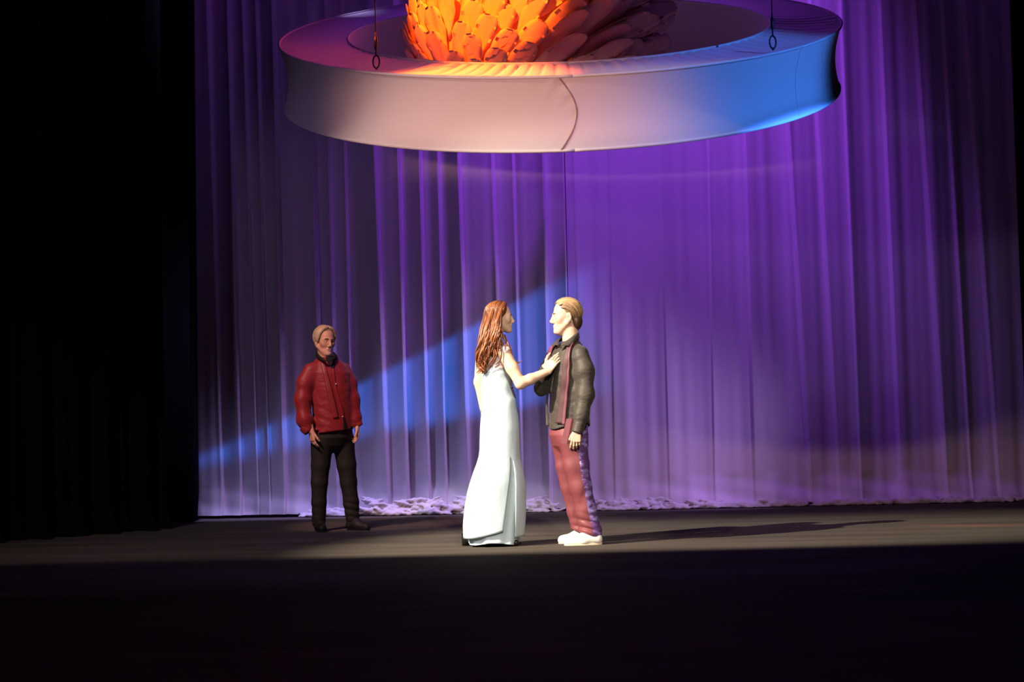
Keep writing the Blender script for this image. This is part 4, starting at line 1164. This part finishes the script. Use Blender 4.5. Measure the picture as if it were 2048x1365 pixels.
# black inner shirt: collar and V front
und = link_mesh('under_shirt', *ribbon(bvR, [(659, 714), (661, 722), (664, 732), (666, 740)], [18, 15, 9, 3], 20, .004, .006), M_blackcloth, red); und['label'] = 'black shirt under the red one'
def collarR(inn, out):
    n = 14; a = catmull(inn, n); b_ = catmull(out, n); rows = [a * (1 - t) + b_ * t + np.array([0, -.01 * math.sin(math.pi * t), .010 * math.sin(math.pi * t)]) for t in (0, .33, .66, 1)]
    V = np.concatenate(rows); k = len(V); V2 = V + np.array([0, .006, -.003])
    fs = grid_faces(n, 4) + [tuple(reversed(q)) for q in grid_faces(n, 4, off=k)]
    rim = list(range(n)) + [j * n + n - 1 for j in range(1, 4)] + [3 * n + i for i in range(n - 2, -1, -1)] + [j * n for j in range(2, 0, -1)]
    for p_, q_ in zip(rim, rim[1:] + rim[:1]): fs.append((q_, p_, p_ + k, q_ + k))
    subpart('collar', np.concatenate([V, V2]), fs, M_blackcloth, und, red)
collarR([P(633, 697, .05), P(635, 706, -.06), P(645, 716, -.125), P(657, 724, -.15)], [P(631, 706, .05), P(632, 714, -.07), P(641, 721, -.14), P(650, 724, -.165)])
collarR([P(664, 704, .06), P(667, 708, -.02), P(663, 717, -.11), P(657, 725, -.15)], [P(670, 708, .06), P(675, 713, -.01), P(672, 719, -.08), P(664, 722, -.14)])
# scarf strip, front edge, buttons, dark slit
sc_ = link_mesh('scarf', *ribbon(bvR, [(643, 719), (650, 745), (658, 780), (666, 812), (671, 836)], [7, 9, 11, 11, 10], 40, .004, .009), M_redscarf, red); sc_['label'] = 'narrow wine-red scarf end hanging over the shirt'
v, f = ribbon(bvR, [(666, 738), (669, 765), (676, 795), (683, 820), (689, 856)], [4, 4, 4, 5, 5], 34, .004, .005); subpart('placket', v, f, M_red, shR, red)
v, f = ribbon(bvR, [(685, 834), (688, 846), (690, 860)], [1, 5, 9], 14, .003, .007); subpart('slit', v, f, M_blackcloth, shR, red)
v, f = ribbon(bvR, [(668, 722), (680, 744), (691, 762)], [1.2, 1.5, 1], 14, .003, .003); subpart('yoke_seam', v, f, M_redscarf, shR, red)
M_rb = mat('pearl_button', (0.55, 0.42, 0.40), .25, .6)
for (bx, by) in ((671, 769), (684, 834)):
    p, n = surf(bvR, bx, by, .014)
    if p: v, f = uvs(p, (.003, .007, .007), (n, n.orthogonal().normalized(), n.cross(n.orthogonal()).normalized())); subpart('button', v, f, M_rb, shR, red)
tr = Blob(.03)
tr.loft([(Zr(850), xr_(665), Y0, .165, .125), (Zr(876), xr_(666), Y0, .175, .130), (Zr(892), xr_(666), Y0, .135, .100), (Zr(906), xr_(666), Y0, .06, .05)], rotR, k=.06)
tr.chain([P(644, 885, -.04), P(641, 930, -.04), P(639, 965, -.04), P(638, 1005, -.03), P(638, 1045, -.03)], [.098, .084, .072, .064, .062], .02)
tr.chain([P(687, 885, .05), P(693, 930, .05), P(697, 965, .05), P(702, 1005, .04), P(706, 1040, .03)], [.098, .084, .073, .067, .064], .02)
tr.cut((0, 0, .035), (0, 0, -1))
tr.disp = folds(31, [((.8, .2, .5), .13, .004, None, 1), ((.2, .1, 1), .06, .009, P(638, 1025, -.05), .1), ((.2, .1, 1), .06, .009, P(706, 1022, 0), .1)])
Vt, Qt = tr.mesh(.0055); fast_mesh('trousers', smooth_v(Vt, Qt, 1, .5), Qt, M_trb, red)
M_bs = mat('dark_suede', (0.012, 0.010, 0.010), .6, .3)
c = P(638, 1050); shoe(red, (c.x - .02, Y0 + .06, 0), (c.x + .06, Y0 - .21, 0), .10, .095, M_bs, M_blackshoe, .016)
c = P(698, 1050); shoe(red, (c.x - .02, Y0 + .04, 0), (c.x + .185, Y0 - .08, 0), .10, .095, M_bs, M_blackshoe, .016)
# hair: ash blond, parted, falling to the brows
cap = Blob(.012); X = hR.ax(); sc = hR.sc
cap.ell(hR.p(-.016, 0, .046), [q * sc for q in (.099, .079, .088)], X); cap.ell(hR.p(-.05, 0, -.005), [q * sc for q in (.054, .074, .060)], X, k=.02)
def hairlineR(x, y, z):
    f, s, u = hR.local(np.stack([np.ravel(x), np.ravel(y), np.ravel(z)], 1)); f, s, u = (q.reshape(np.shape(x)) for q in (f, s, u))
    return f - np.interp(u, [-.06, -.02, .01, .05, .09, .13], [-.03, -.012, .02, .05, .066, .09])
cap.cutf(hairlineR, .01)
Vh, Qh = cap.mesh(.0045)
hairR = fast_mesh('hair', Vh, Qh, M_hair, red, np.tile(np.array((.24, .16, .085)), (len(Vh), 1))); hairR['label'] = 'ash-blond hair parted over the forehead'
rnd = random.Random(14); paths, cols = [], []
for k in range(120):
    sg = -1 if rnd.random() < .55 else 1; b_ = rnd.random()
    st = Vector((.80 - 1.3 * b_, .10, 1.0)); mid = Vector((.78 - 1.4 * b_, sg * .95, .72)); en = Vector((.68 - 1.35 * b_, sg * (.95 - .25 * b_), lerp(-.28, -.75, b_ ** .7) + rnd.uniform(-.22, .22)))
    pts = [skull(hR, st * (1 - t) ** 2 + mid * 2 * t * (1 - t) + en * t * t, (1.12 if b_ > .3 else 1.05 + .07 * b_ / .3) + .03 * math.sin(k + 3 * t) + .05 * math.sin(math.pi * t)) for t in np.linspace(0, 1, 12)]
    paths.append((pts, .0075 * np.array([.5, .8, 1, 1, 1, 1, 1, .95, .9, .75, .55, .25]))); q = rnd.uniform(.6, 1.25)
    cols.append([v * q for v in rnd.choice([(.44, .34, .21), (.36, .27, .16), (.52, .41, .28)])])
hl = locks_mesh('hair_locks', paths, M_hair, red, cols); hl.parent = hairR
